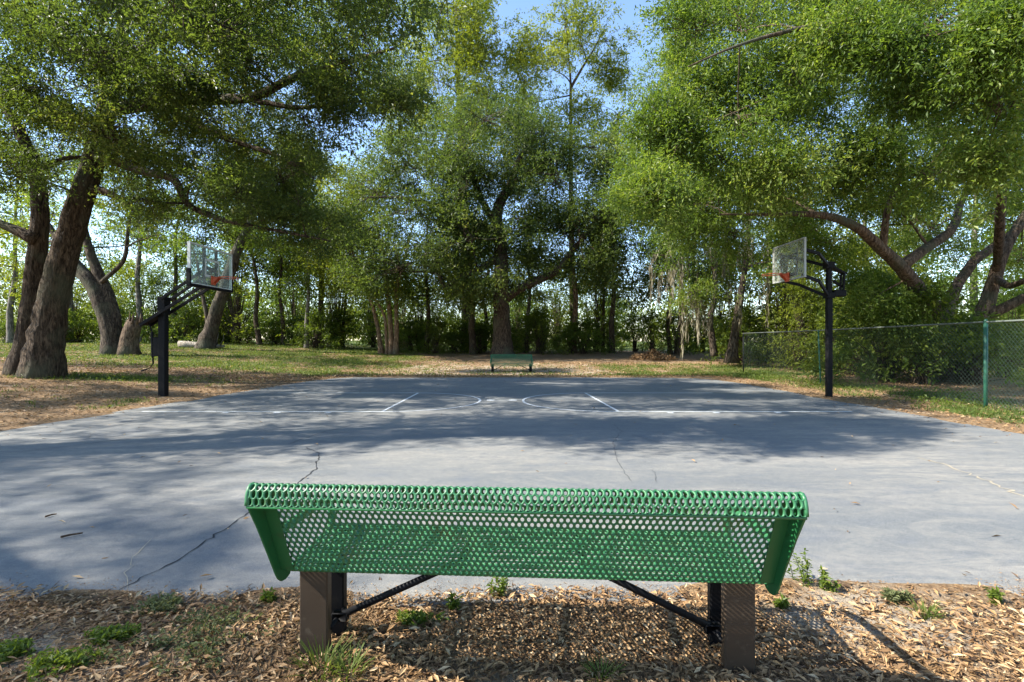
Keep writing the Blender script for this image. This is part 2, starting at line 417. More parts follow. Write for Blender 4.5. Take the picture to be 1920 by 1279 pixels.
def build_court():
    rn = np.random.default_rng(4)
    P = []
    for x in np.linspace(-8.5, 7.95, 320): P.append((x, float(near_edge(x))+rn.uniform(-0.012, 0.012)))
    for y in np.linspace(3.1, 18.6, 90): P.append((float(court_edges(y)[1])+rn.uniform(-0.02, 0.02), y))
    for a in np.linspace(0.15, 1.4, 8): P.append((6.1+1.12*math.cos(a), 18.5+0.85*math.sin(a)))
    for x in np.linspace(6.0, -6.0, 90): P.append((x, float(far_edge(x))+rn.uniform(-0.02, 0.02)))
    for y in np.linspace(19.2, 3.1, 90): P.append((float(court_edges(y)[0])+rn.uniform(-0.02, 0.02), y))
    n = len(P)
    V = [(x, y, 0.0) for x, y in P]+[(x, y, -0.12) for x, y in P]
    F = [list(range(n))]+[[i, n+i, n+(i+1) % n, (i+1) % n] for i in range(n)]
    loops = [k for f in F for k in f]; st = np.cumsum([0]+[len(f) for f in F[:-1]])
    me = raw_mesh('court', V, loops, st, M['court'])
    o = mesh_obj('court', me); tag(o, 'blue grey asphalt basketball court with white lines', None, None, 'structure')
    return o
COURT = build_court()

def ribbon(pts, w, z, name, mat, wn=None):
    pts = np.asarray(pts, float); T = np.gradient(pts, axis=0); T /= np.linalg.norm(T, axis=1)[:, None]
    Nn = np.stack([-T[:, 1], T[:, 0]], 1); w = np.full(len(pts), w) if np.isscalar(w) else np.asarray(w)
    A = pts+Nn*w[:, None]/2; B = pts-Nn*w[:, None]/2; n = len(pts)
    V = np.concatenate([np.c_[A, np.full(n, z)], np.c_[B, np.full(n, z)]])
    F = [(n+i, n+i+1, i+1, i) for i in range(n-1)]
    me = raw_mesh(name, V, [k for f in F for k in f], np.arange(n-1)*4, mat)
    return mesh_obj(name, me, COURT)

LZ = 0.004
y0, y1 = 10.17, 13.77; ym = (y0+y1)/2
fl, fr = -2.55, 2.06
ribbon([(fl-0.03, y0+.03), (fl+0.03, y1-.03)], 0.055, LZ, 'free_throw_line', M['line'])
ribbon([(fr+0.06, y0+.03), (fr-0.09, y1-.03)], 0.055, LZ, 'free_throw_line', M['line'])
t = np.linspace(-math.pi/2, math.pi/2, 60)
ribbon(np.c_[fl+1.8*np.cos(t), ym+1.8*np.sin(t)], 0.055, LZ, 'free_throw_arc', M['line'])
ribbon(np.c_[fr-1.8*np.cos(t), ym+1.8*np.sin(t)], 0.055, LZ, 'free_throw_arc', M['line'])
ribbon([(-7.35, y0), (fl-.001, y0)], 0.075, LZ, 'lane_line', M['fline'])
ribbon([(fr+.001, y0), (6.75, y0)], 0.075, LZ, 'lane_line', M['fline'])
ribbon([(-6.3, y1), (fl-.001, y1)], 0.075, LZ, 'lane_line', M['fline'])
ribbon([(fr+.001, y1), (5.4, y1)], 0.075, LZ, 'lane_line', M['fline'])
ribbon([(-0.48, ym+.1), (0.02, ym+.1)], 0.035, LZ, 'centre_mark', M['fline'])
for cx in (-0.50, 0.02):
    a = np.linspace(0, 2*math.pi, 20, endpoint=False)
    V = np.c_[cx+0.10*np.cos(a), ym+.1+0.10*np.sin(a), np.full(20, LZ+.003)]
    mesh_obj('centre_mark', raw_mesh('centre_mark', V, list(range(20)), [0], M['line']), COURT)
for sx, xs in ((-1, (-3.6, -4.6, -5.6)), (1, (3.1, 4.0, 5.2))):
    for x in xs:
        ribbon([(x, y0-0.10), (x, y0-0.22)], 0.12, LZ, 'lane_mark', M['line'])

def crackline(pix, w, mat, z=LZ, seed=1, jit=0.02):
    r = np.random.default_rng(seed); P = []
    for px, py in pix:
        d = HCAM*FPX/(py-HOR); P.append(((px-CX)*d/FPX, d))
    P = np.array(P); out = []
    for i in range(len(P)-1):
        k = max(3, int(np.linalg.norm(P[i+1]-P[i])/0.06))
        for j in range(k):
            out.append(P[i]+(P[i+1]-P[i])*j/k+r.normal(0, jit, 2)*0.5)
    out.append(P[-1]); out = np.array(out)
    ww = w*r.uniform(0.35, 1.35, len(out)); ww[0] = ww[-1] = w*0.2
    return ribbon(out, ww, z, 'crack', mat)
crackline([(222, 1108), (262, 1085), (330, 1053), (378, 1020), (425, 990), (485, 950), (560, 905), (592, 880), (598, 850), (572, 838)], 0.011, M['crack'], seed=2)
crackline([(540, 833), (600, 812), (660, 798)], 0.010, M['crackfaint'], seed=12)
crackline([(238, 1098), (245, 1060), (262, 1030), (285, 1010)], 0.006, M['crackpale'], seed=3, jit=0.03)
crackline([(1150, 795), (1165, 808), (1150, 830), (1160, 870), (1185, 905)], 0.007, M['crackfaint'], seed=4)
crackline([(1235, 830), (1165, 808), (1105, 800)], 0.006, M['crackfaint'], seed=5)
crackline([(1225, 880), (1232, 905)], 0.006, M['crackfaint'], seed=6)
crackline([(1720, 858), (1775, 872), (1820, 888), (1860, 905), (1918, 932)], 0.022, M['crackpale'], seed=7, jit=0.05)
crackline([(0, 852), (120, 838), (300, 815), (420, 800), (560, 786)], 0.012, M['crackfaint'], seed=8, jit=0.03)

# ------------------------------------------------------------------ leaves
def rdir(rn, n):
    v = rn.normal(size=(n, 3)); return v/np.linalg.norm(v, axis=1)[:, None]
class Leaves:
    def __init__(s): s.P = []; s.D = []; s.N = []; s.L = []; s.W = []; s.T = []
    def add(s, P, D, Nv, L, W, T):
        s.P.append(P); s.D.append(D); s.N.append(Nv); s.L.append(L); s.W.append(W); s.T.append(T)
    def count(s): return sum(len(p) for p in s.P)
    def mesh(s, name, mat, fold=0.12, droop=0.15):
        P = np.concatenate(s.P); D = np.concatenate(s.D); Nv = np.concatenate(s.N)
        L = np.concatenate(s.L)[:, None]; W = np.concatenate(s.W)[:, None]; T = np.concatenate(s.T)
        D = D/(np.linalg.norm(D, axis=1)[:, None]+1e-9)
        Sd = np.cross(D, Nv); Sd /= np.linalg.norm(Sd, axis=1)[:, None]+1e-9
        Nn = np.cross(Sd, D)
        mid = P+D*L*0.5
        V = np.stack([P, mid+Sd*W*0.5+Nn*W*fold, P+D*L-Nn*L*droop, mid-Sd*W*0.5+Nn*W*fold], 1).reshape(-1, 3)
        n = len(P)
        return raw_mesh(name, V, np.arange(4*n), np.arange(n)*4, mat, False, np.repeat(np.clip(T, 0, 1), 4))

def spray(lv, rn, c, out, r, n, L, tint, flat=0.45, up=0.8, ns=7):
    """leafy shoots fanning out from c, mostly along 'out'"""
    sd = rdir(rn, ns)+out*0.75; sd[:, 2] = sd[:, 2]*flat+0.05; sd /= np.linalg.norm(sd, axis=1)[:, None]
    sl = r*rn.uniform(0.7, 1.7, ns)
    k = rn.integers(0, ns, n); t = rn.random(n)**0.75
    P = c+sd[k]*(t*sl[k])[:, None]+rn.normal(0, 0.042*r/0.42, (n, 3)); P[:, 2] -= 0.22*sl[k]*t*t
    D = sd[k]*0.55+rdir(rn, n)*0.75; D[:, 2] -= 0.12
    Nv = rdir(rn, n)*0.65+rdir(rn, 1)*0.35; Nv[:, 2] += up
    ln = L*rn.uniform(0.55, 1.3, n)
    lv.add(P, D, Nv, ln, ln*rn.uniform(0.32, 0.46, n), tint+rn.normal(0, 0.16, n))

def bez(a, b, c, n):
    t = np.linspace(0, 1, n)[:, None]; return a*(1-t)**2+b*2*t*(1-t)+c*t*t

def tree(name, label, cat, group, trunks, clumps, seed, leafm, barkm, L=0.09, spr=40, per=55, srad=0.42, seg=10, base=None,
         twig=0.5, flat=0.5, tint0=0.42, moss=0, brmin=0.014, kbr=0.012, flare=1.6, mossl=0.7, gap=-0.25):
    """trunks: list of (points Nx3, radii); clumps: list of (centre, (rx,ry,rz), weight)"""
    rn = np.random.default_rng(seed)
    if base is None: base = trunks[0][0][0]
    base = np.array([base[0], base[1], float(hfun(base[0], base[1]))])
    root = empty(name, base); tag(root, label, cat, group)
    nodes = []; nr = []
    for ti, (pts, rad) in enumerate(trunks):
        pts = np.asarray(pts, float)-base; rad = np.asarray(rad, float)
        # resample
        seglen = np.r_[0, np.cumsum(np.linalg.norm(np.diff(pts, axis=0), axis=1))]
        m = max(6, int(seglen[-1]/0.25)); u = np.linspace(0, seglen[-1], m)
        q = np.stack([np.interp(u, seglen, pts[:, k]) for k in range(3)], 1)
        for _ in range(3): q[1:-1] = (q[:-2]+2*q[1:-1]+q[2:])/4
        q[1:-1] += rn.normal(0, 0.02, (m-2, 3))*np.interp(u, seglen, rad)[1:-1, None]*2
        rr = np.interp(u, seglen, rad)
        if ti == 0 or pts[0][2] < 0.25:
            q[0, 2] -= 0.25; rr = rr*(1+(flare-1)*np.exp(-u/(rad[0]*1.3)))
        tb = MB(); tb.tube(q, rr, max(6, seg), True, rn, 0.07)
        pn = 'trunk' if ti == 0 or pts[0][2] < 0.25 else 'limb'
        mesh_obj(pn, tb.mesh(pn, barkm, True), root)
        nodes.append(q); nr.append(rr)
    NO = np.concatenate(nodes); NR = np.concatenate(nr)
    bb = MB(); lv = Leaves(); ml = Leaves()
    C = [(np.asarray(c, float)-base, np.asarray(r, float), w) for c, r, w in clumps]
    C.sort(key=lambda k: np.min(np.linalg.norm(NO-k[0], axis=1)))
    for c, r, w in C:
        ok = NO[:, 2] > 0.9
        cost = np.linalg.norm(NO-c, axis=1)+np.clip(NO[:, 2]-c[2]+0.2, 0, 9)*0.6+np.where(ok, 0, 50)
        k = int(np.argmin(cost)); a = NO[k]; dist = np.linalg.norm(c-a)
        r0 = min(NR[k]*0.62, brmin+kbr*dist+0.01); h = (a+c)/2+rn.normal(0, 0.08, 3)*dist; h[2] += 0.10*dist
        m = max(4, int(dist/0.5)); q = bez(a, h, c, m); q[1:-1] += rn.normal(0, 0.03, (m-2, 3))*min(1, dist/3)
        rr = np.linspace(r0, max(brmin*0.8, r0*0.3), m)
        if dist > 0.3:
            bb.tube(q, rr, 6 if r0 > 0.04 else 5, False)
            NO = np.concatenate([NO, q[1:]]); NR = np.concatenate([NR, rr[1:]])
        ct = rn.normal(0, 0.13)
        ns = max(3, int(spr*w)); dirs = rdir(rn, ns)
        rad = rn.random(ns)**0.42
        sc = c+dirs*rad[:, None]*r
        out0 = (c-a)/(dist+1e-6)
        q3 = (sc+base)*(2.6/max(srad*2.4, .8)); keep = np.sin(q3[:, 0]+1.3*np.sin(q3[:, 1]))+np.sin(q3[:, 1]*1.1+1.2*np.sin(q3[:, 2]*1.2))+np.sin(q3[:, 2]*1.4+q3[:, 0]*.6) > gap
        for i in range(ns):
            if not keep[i]: continue
            o = sc[i]-c; lo = np.linalg.norm(o)+1e-6; o = o/lo*0.8+out0*0.4
            n = int(per*rn.uniform(0.6, 1.4)); sr = srad*rn.uniform(0.7, 1.35)
            spray(lv, rn, sc[i], o, sr, n, L, tint0+ct+rn.normal(0, 0.10), flat)
            if rn.random() < twig:
                q = bez(c+rn.normal(0, 0.1, 3), (c+sc[i])/2+rn.normal(0, 0.12, 3)*lo, sc[i]+o*sr*0.4, 4)
                bb.tube(q, np.linspace(brmin*0.75, brmin*0.25, 4), 3, False)
            if moss and rn.random() < moss:
                nm = 40; ln = mossl*rn.uniform(0.5, 1.5)
                for j in range(nm):
                    f = rn.random(); p = sc[i]+np.array([rn.normal(0, 0.12)*(1.1-f), rn.normal(0, 0.12)*(1.1-f), -f*ln])
                    ml.add(p[None], np.array([[rn.normal(0, .12), rn.normal(0, .12), -1.0]]), rdir(rn, 1), np.array([0.3*ln]), np.array([0.05]), np.array([rn.random()]))
    if bb.n: mesh_obj('branches', bb.mesh('branches', barkm, True), root)
    cr = mesh_obj('crown', lv.mesh('crown', leafm), root)
    if moss and ml.P: mesh_obj('hanging_moss', ml.mesh('hanging_moss', M['moss']), root)
    return root

def P3(L, d):                                   # pixel polyline; entry may carry its own distance
    return np.array([at(*(p if len(p) == 3 else (p[0], p[1], d))) for p in L])
def CLP(L, d0, d1, rpx, seed, w=1.0, squash=0.62, dup=1):
    """clumps from pixel positions spread through the depth of a crown"""
    r = random.Random(seed); o = []
    for p in [q for q in L for _ in range(dup)]:
        jx, jy = (r.uniform(-.4, .4)*rpx, r.uniform(-.4, .4)*rpx) if dup > 1 else (0, 0)
        d = r.uniform(d0, d1) if len(p) < 3 or p[2] is None else p[2]
        k = (p[3] if len(p) > 3 else 1.0)
        R = rpx*d/FPX*r.uniform(0.85, 1.2)*k
        o.append((at(p[0]+jx, p[1]+jy, d), (R, R*1.1, R*squash), w*(p[4] if len(p) > 4 else 1)))
    return o
# ------------------------------------------------------------------ the big oaks
OAKS = 'large oaks round the court'
dl = 15.8
tree('oak_tree', 'huge leaning twin trunk oak with flared base left of the slanted arm hoop', 'tree', OAKS,
    [(P3([(78, 706), (85, 640), (98, 560), (125, 460), (145, 390), (168, 330), (188, 260), (205, 190), (222, 110), (235, 20), (250, -60)], dl), [.49, .43, .375, .35, .33, .30, .27, .23, .19, .14, .09]),
     (P3([(40, 700), (52, 620), (62, 540), (72, 450), (75, 390), (68, 320), (50, 270), (20, 215), (-30, 150)], 16.4), [.36, .28, .26, .25, .22, .19, .16, .13, .09]),
     (P3([(70, 450), (35, 432), (0, 420), (-60, 395)], 16.2), [.2, .15, .12, .08]),
     (P3([(160, 350, 15.8), (205, 360, 15.6), (240, 385, 15.2), (262, 402, 15)], dl), [.13, .11, .08, .05]),
     (P3([(200, 205, 15.8), (330, 190, 15.3), (475, 185, 14.6), (560, 140, 14), (640, 120, 13.5), (740, 90, 13)], dl), [.22, .17, .12, .10, .07, .03]),
     (P3([(178, 290, 15.7), (280, 325, 15), (335, 335, 14.5), (345, 385, 14.2), (420, 415, 14), (560, 440, 13.5), (620, 452, 13.2)], dl), [.15, .11, .10, .08, .06, .035, .018]),
     (P3([(218, 130, 15.8), (300, 70, 15.3), (440, 40, 14.6), (520, 0, 14), (600, -60, 13.5)], dl), [.17, .13, .09, .06, .03]),
     (P3([(300, 195, 15.4), (420, 260, 15), (520, 290, 14.6), (590, 335, 14.2)], dl), [.12, .08, .05, .025]),
     (P3([(475, 188, 14.6), (560, 205, 14.2), (650, 190, 13.8), (750, 190, 13.3)], dl), [.08, .06, .04, .02]),
     (P3([(70, 320, 16.4), (130, 290, 17), (200, 300, 17.5)], dl), [.1, .07, .04])],
    CLP([(60, 60), (180, 40), (300, 40), (420, 60), (540, 40), (640, 35, None, 1, .7), (705, 10, None, 1, .5), (20, 10), (120, -20), (250, -20), (380, -20), (500, -30), (600, -30),
         (60, 160), (150, 110), (250, 120), (350, 130), (450, 130), (560, 125), (650, 100, None, 1, .7), (715, 120, None, .9, .45), (750, 150, None, .8, .35),
         (30, 250), (120, 220), (210, 230), (300, 210), (390, 200), (480, 215), (560, 200), (640, 190, None, .8, .7), (710, 190, None, .7, .45), (760, 180, None, .6, .35), (515, 315, 22.8, .8, 1.3), (545, 295, 22.5, .7, 1.3), (485, 330, 23, .8, 1.3), (560, 300, 23.2, .7, 1.2),
         (350, 270), (430, 275), (500, 270), (525, 320, None, .7), (510, 350, None, .7), (460, 340), (380, 330), (300, 290), (240, 320, None, .7),
         (420, 395, None, .7, .6), (500, 400, None, .8, .8), (560, 385, None, .7, .8), (330, 400, None, .6, .5), (280, 375, None, .6, .5), (30, 330, None, .8, .6), (90, 290, None, .8),
         (600, 435, None, .5, .4), (640, 150, None, 1, .7), (690, 60, None, 1, .5), (400, 30), (310, 175), (-60, 100), (-60, 220), (-100, 0), (-80, 320), (-180, 60), (-200, 200), (-300, 120), (-320, 260), (-260, 330), (-420, 180), (-430, 40), (-540, 150), (-200, -80), (-350, -60), (-160, 400), (-300, 400)], 11.5, 19.5, 68, 11, .85, .8, 2),
    21, M['oakblue'], M['barkdark'], L=0.098, spr=100, per=60, srad=0.43, seg=40, twig=0.4, flat=0.65, tint0=0.6, flare=1.3, gap=-0.1)  # darker bark carries the shade on this trunk in its colour

tree('oak_tree', 'wide spreading oak with low arching limbs behind the chain link fence', 'tree', OAKS,
    [(P3([(1785, 722, 17.6), (1778, 660, 17.4), (1762, 610, 17.2), (1745, 575, 17), (1712, 530, 16.5), (1690, 500, 16), (1655, 470, 15.5), (1618, 432, 15), (1570, 408, 14.5), (1510, 400, 14), (1440, 402, 13.6), (1350, 402, 13.2)], 17),
        [.52, .42, .34, .28, .22, .19, .165, .14, .11, .075, .045, .02]),
     (P3([(1800, 720, 17.8), (1815, 650, 17.9), (1838, 600, 18), (1855, 560, 18), (1868, 510, 18), (1890, 455, 18), (1925, 400, 18), (1975, 330, 18)], 18), [.46, .34, .27, .22, .19, .16, .14, .11]),
     (P3([(1840, 595, 18), (1880, 580, 17.6), (1925, 555, 17.2), (1990, 530, 17)], 18), [.2, .16, .14, .11]),
     (P3([(1770, 610, 17.4), (1790, 540, 18), (1825, 490, 18.5), (1880, 450, 19), (1950, 400, 19.5)], 18), [.24, .17, .15, .13, .10]),
     (P3([(1690, 500, 16), (1730, 470, 16.5), (1790, 430, 17), (1800, 380, 17.4), (1830, 330, 18)], 16), [.18, .15, .13, .10, .07]),
     (P3([(1868, 520, 18), (1890, 540, 17), (1925, 525, 16)], 18), [.12, .1, .08]),
     (P3([(1975, 330, 18), (1900, 180, 15), (1800, 80, 12.5), (1680, 45, 11), (1560, 40, 10.2), (1450, 65, 9.8), (1380, 85, 9.5), (1290, 125, 9.2)], 18), [.15, .13, .11, .075, .05, .036, .024, .010]),
     (P3([(1655, 470, 15.5), (1660, 400, 15), (1690, 330, 14.6), (1690, 250, 14)], 16), [.11, .09, .07, .04]),
     (P3([(1870, 510, 18), (1880, 300, 15), (1920, 180, 13), (1960, 100, 11)], 18), [.14, .12, .1, .06])],
    CLP([(1295, 75, None, .7), (1330, 60), (1420, 40), (1520, 60), (1640, 50), (1760, 40), (1880, 60), (1350, -20), (1480, -20), (1600, -20), (1720, -20), (1850, -30),
         (1275, 140, None, .7), (1310, 150), (1400, 140), (1490, 130), (1570, 130), (1650, 140), (1760, 140), (1870, 150),
         (1240, 225, None, .7), (1290, 230), (1360, 230), (1450, 220), (1520, 190, None, .8), (1660, 215), (1750, 230), (1860, 245),
         (1205, 300, None, .8), (1265, 310), (1340, 310), (1430, 310), (1510, 300, None, .9), (1630, 320, None, .8), (1720, 320), (1800, 330), (1890, 330),
         (1215, 375, None, .8), (1260, 380), (1330, 360), (1410, 355, 16, .8), (1490, 350, 17, .8), (1570, 350, 17, .8), (1660, 370, 17, .8), (1730, 400, 18.5, .9), (1850, 420, 20, .8, .7), (1770, 470, 20, .7, .6), (1910, 480, 20, .7, .6),
         (1300, 430, 17, .8, .8), (1390, 445, 18, .7, .7), (1470, 430, 18.5, .7, .6), (1580, 470, 18, .6, .5), (1530, 440, 18.5, .6, .5), (1655, 575, 16.6, .5, .7), (1640, 545, 18.5, .6), (1790, 600, 16.8, .45, .6), (1710, 625, 16.6, .45, .7), (1600, 540, 19, .6), (1775, 655, 16.8, .45, .6), (2000, 200), (2000, 60), (2020, 330), (2040, 450)], 10.5, 18.5, 70, 12, .9, .85, 2)
    + CLP([(1900, 40, 8, .8), (1820, 110, 8.4, .8), (1740, 60, 8.6, .8), (1880, 200, 8.6, .8), (1780, 190, 9, .8), (1660, 90, 9.2, .8), (1560, 60, 9.6, .8), (1700, 180, 9.6, .7), (1850, 300, 9.4, .7)], 8, 9, 70, 13, .8, .8, 1),
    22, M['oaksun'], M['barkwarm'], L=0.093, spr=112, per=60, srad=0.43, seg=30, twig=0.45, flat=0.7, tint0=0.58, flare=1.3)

dc = 34.0
tree('oak_tree', 'tall dark oak with thick straight trunk directly behind the far green bench', 'tree', OAKS,
    [(P3([(943, 672), (943, 640), (941, 590), (939, 550), (940, 500), (938, 450), (930, 420), (935, 380), (958, 350), (968, 310), (985, 275), (1000, 240)], dc), [.62, .57, .53, .52, .46, .42, .38, .34, .26, .2, .12, .05]),
     (P3([(950, 560, 34), (968, 545, 33.8), (1005, 528, 33.5), (1045, 510, 33.2), (1065, 480, 33), (1090, 450, 33), (1125, 410, 33), (1150, 360, 33)], dc), [.30, .27, .24, .21, .18, .15, .11, .07]),
     (P3([(936, 480, 34), (900, 505, 33.4), (862, 520, 33), (830, 543, 32.8), (822, 500, 32.8), (815, 460, 32.6)], dc), [.24, .2, .17, .14, .11, .07]),
     (P3([(935, 430), (900, 370), (880, 300), (862, 250)], dc), [.24, .19, .13, .05]),
     (P3([(960, 345), (1030, 300), (1080, 260)], 33), [.18, .12, .06]),
     (P3([(925, 430, 34), (840, 390, 33), (760, 370, 32), (690, 370, 31.5)], dc), [.2, .15, .1, .05])],
    CLP([(790, 330), (720, 350), (850, 280), (930, 235), (1010, 245), (1085, 275), (1140, 320), (900, 350), (990, 360), (1070, 370), (1150, 410), (770, 410), (700, 430), (840, 420),
         (1010, 440), (1100, 470), (1170, 480), (800, 480), (740, 500), (880, 480), (930, 310), (860, 360), (960, 425), (1040, 420), (1120, 380), (760, 290, None, .8), (1010, 300), (940, 500, None, .7, .8), (1000, 500, None, .7),
         (880, 235, None, .8), (820, 350), (1060, 320), (890, 420), (690, 480, None, .8), (860, 540, None, .5, .6), (1180, 350, None, .8), (660, 400, None, .8)], 30, 37, 70, 14, 1.1, .8, 2),
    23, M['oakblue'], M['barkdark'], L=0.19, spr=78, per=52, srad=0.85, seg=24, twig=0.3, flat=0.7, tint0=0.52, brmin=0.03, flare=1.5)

# ------------------------------------------------------------------ the oaks that stand at the left of the camera (their boughs shade the court)
def shade_clumps(L, z0, z1, seed, R=1.25):
    r = random.Random(seed); o = []
    for e in L:
        gx, gy = e[0], e[1]; k = e[2] if len(e) > 2 else 1; z = r.uniform(z0, z1)+(4.5 if gy < 6.6 and gx < -1 else 0)
        c = np.array([gx-1.15*z, gy-0.20*z, z])
        o.append((c, (R*k, R*k, R*k*0.6), (e[3] if len(e) > 3 else 0.55)*(.6 if gx < -.8 and gy < 10 else 1)))
    return o
SHADE = [(-10, 11, .9, .7), (-12, 11, 1, .7), (-11, 13, 1, .7), (-13.5, 13, 1, .7), (-9.3, 12.6, .9, .7), (-14.5, 11.3, 1, .7), (-12.4, 9.2, 1, .7), (-6, 11, .9, .8), (-4.5, 11.5, .9, .8), (-3, 11.8, .9, .8), (-1.5, 11.5, .8, .8), (0, 11.3, .8, .7), (1.5, 11.5, .8, .7), (3, 11.2, .9, .8), (4.5, 10.8, .9, .8), (6, 10.4, .9, .8), (-5.4, 13, .9, .8), (-2.2, 13.4, .9, .7), (1, 13, .8, .7), (4, 12.8, .9, .8), (6.2, 12.2, .9, .8), (2.4, 10.1, .8, .7), (5.2, 9.6, .8, .8), (7.0, 9.4, .8, .7), (-0.4, 14.6, .8, .6), (3, 14.6, .8, .6), (-7, 12.6, .9, .8), (1.0, 7.9, .8, 1), (1.9, 7.7, .9, 1), (2.9, 7.5, .9, 1), (3.9, 7.4, .8, 1), (4.7, 7.7, .8, 1), (2.4, 8.2, .8, 1), (3.4, 8.2, .9, 1), (4.4, 8.4, .8, 1), (5.4, 8.1, .7, 1), (0.2, 8.4, .6, 1), (6.0, 8.8, .8, 1), (1.4, 8.7, .8, 1), (-1.2, 8.6, .7, 1), (-2.4, 8.0, .8, 1), (-3.6, 7.4, .8, 1), (-4.8, 7.0, .9, 1), (-6.4, 6.4, 1, 1), (-7.6, 6.2, 1, 1), (2.2, 8.6, .8), (3.4, 8.3, .9), (4.6, 8.3, .9), (5.6, 8.6, .8), (1.0, 9.1, .8), (3.9, 7.7, .6), (0.2, 9.3, .7), (-1.0, 9.2, .8), (-2.2, 8.6, .9), (-3.4, 8.2, .9), (-4.6, 7.6, 1),
         (-5.8, 7.2, 1), (-7.2, 7.0, 1), (-1.6, 7.6, .6), (-2.8, 7.1, .7), (-4.6, 6.3, .8), (-6.0, 5.9, .9), (-0.4, 7.9, .5), (-3.6, 5.6, .7), (-5.2, 5.0, .8), (-6.6, 5.0, .9), (-8.2, 5.6, 1),
         (-3.3, 4.3, .6), (-4.8, 3.7, .7), (-2.4, 3.7, .45), (-6.2, 3.6, .9), (-1.9, 2.75, .5), (-2.8, 2.4, .6), (-3.8, 2.6, .7), (-1.55, 2.2, .5), (-2.3, 1.8, .6), (-3.4, 1.6, .8), (-5.0, 2.4, .9),
         (-9.5, 6.5, 1), (-10, 8.5, 1.1), (-9.5, 10.5, 1.1), (-8, 9, 1), (-6.5, 9.2, .9), (-5.2, 9.6, .9), (-4.0, 10.2, .9), (-2.4, 10.4, .8)]
tree('oak_tree', 'oak at the left of the picture whose boughs shade the near court', 'tree', OAKS,
    [(np.array([(-15.2, 4.6, .2), (-15.0, 4.6, 2), (-14.6, 4.8, 4), (-13.9, 5.0, 6), (-13.2, 5.3, 8), (-12.8, 5.6, 10), (-13.5, 5.2, 13)]), [.5, .45, .4, .32, .24, .18, .1]),
     (np.array([(-14.8, 4.7, 3.2), (-13.4, 3.6, 5.2), (-12, 2.4, 6.8), (-11, 1.2, 7.6)]), [.26, .2, .14, .07]),
     (np.array([(-14.4, 4.8, 4.5), (-12.8, 5.8, 6), (-10.6, 6.8, 7.2), (-8.6, 7.2, 8)]), [.26, .2, .13, .06])],
    shade_clumps(SHADE, 6.6, 9.6, 5), 24, M['oakblue'], M['bark'], L=0.105, spr=80, per=54, srad=0.42, seg=12, twig=0.4, tint0=0.5, gap=-0.8)

# ------------------------------------------------------------------ woods behind
WOODS = 'trees of the woods behind the court'
tree('woodland_tree', 'very tall light green tree with narrow top, just left of the central oak', 'tree', WOODS,
    [(P3([(875, 655), (872, 500), (868, 350), (862, 220), (858, 110), (856, 20)], 44), [.4, .36, .3, .24, .17, .08])],
    CLP([(856, 20), (830, 75), (880, 70), (900, 130), (820, 150), (865, 130), (785, 190), (905, 200), (840, 210), (800, 255), (880, 260), (855, -35), (925, 165, None, .7), (760, 240, None, .8), (770, 300), (860, 300), (790, 120, None, .7), (905, 90, None, .7), (925, 215), (950, 260), (800, 30, None, .6), (885, 15, None, .8)], 41, 46, 62, 31, 1, .85),
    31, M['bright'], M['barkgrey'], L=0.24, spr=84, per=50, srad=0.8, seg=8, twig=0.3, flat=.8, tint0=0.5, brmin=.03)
tree('woodland_tree', 'open topped pale tree with a bare fork, its crown standing out against the blue sky', 'tree', WOODS,
    [(P3([(1075, 655), (1072, 500), (1070, 330), (1070, 220), (1070, 150), (1066, 110), (1060, 40)], 44), [.27, .24, .19, .14, .10, .07, .04]),
     (P3([(1070, 165), (1090, 130), (1112, 95), (1130, 60)], 44), [.13, .1, .07, .04])],
    CLP([(1062, 45), (1100, 35), (1135, 75), (1090, 85), (1045, 80), (1005, 75), (975, 95, None, .8), (1000, 120), (1035, 130, None, .7), (1135, 130, None, .6), (1150, 160, None, .7), (980, 150), (1010, 190), (1060, 210), (1120, 200), (1160, 215), (1080, 250), (1140, 265), (1000, 240), (1180, 260)], 42, 46, 50, 32, .9, .85),
    32, M['bright'], M['barkdark'], L=0.24, spr=72, per=48, srad=0.75, seg=8, twig=0.4, flat=.8, tint0=0.58, brmin=.03)
tree('woodland_tree', 'bushy yellow green tree with several orange brown stems at the left of the far bench', 'tree', WOODS,
    [(P3([(735, 662), (732, 610), (728, 560), (720, 480), (700, 400)], 35), [.2, .17, .15, .12, .07]), (P3([(715, 660), (708, 610), (695, 560), (668, 500), (650, 430)], 35.3), [.17, .14, .12, .09, .05]),
     (P3([(742, 662), (744, 600), (742, 545), (760, 480), (775, 420)], 34.8), [.18, .15, .12, .08, .05]), (P3([(726, 662), (722, 590), (690, 540), (640, 500)], 35), [.12, .1, .08, .04])],
    CLP([(640, 340), (690, 330), (620, 390), (670, 390), (720, 390), (620, 450), (665, 450), (710, 460), (640, 505), (690, 510), (740, 470), (610, 500, None, .8), (655, 550, None, .7), (760, 520, None, .7), (600, 430), (720, 550, None, .6, .6)], 33.5, 38, 46, 33, 1, .75),
    33, M['bright'], M['barkred'], L=0.2, spr=56, per=48, srad=0.75, seg=8, twig=0.3, flat=.7, tint0=0.5, brmin=.025)
tree('woodland_tree', 'light green rounded tree rising into the gap of sky left of the central oak', 'tree', WOODS,
    [(P3([(600, 655), (602, 550), (605, 450), (600, 350)], 41), [.22, .2, .17, .08])],
    CLP([(590, 310), (630, 330), (560, 350), (600, 370), (650, 380), (570, 410), (620, 430), (545, 450), (650, 440), (600, 480, None, .8)], 39, 43, 44, 34, 1, .8),
    34, M['bright'], M['barkdark'], L=0.22, spr=52, per=48, srad=0.8, seg=7, twig=0.3, flat=.8, tint0=0.45, brmin=.03)
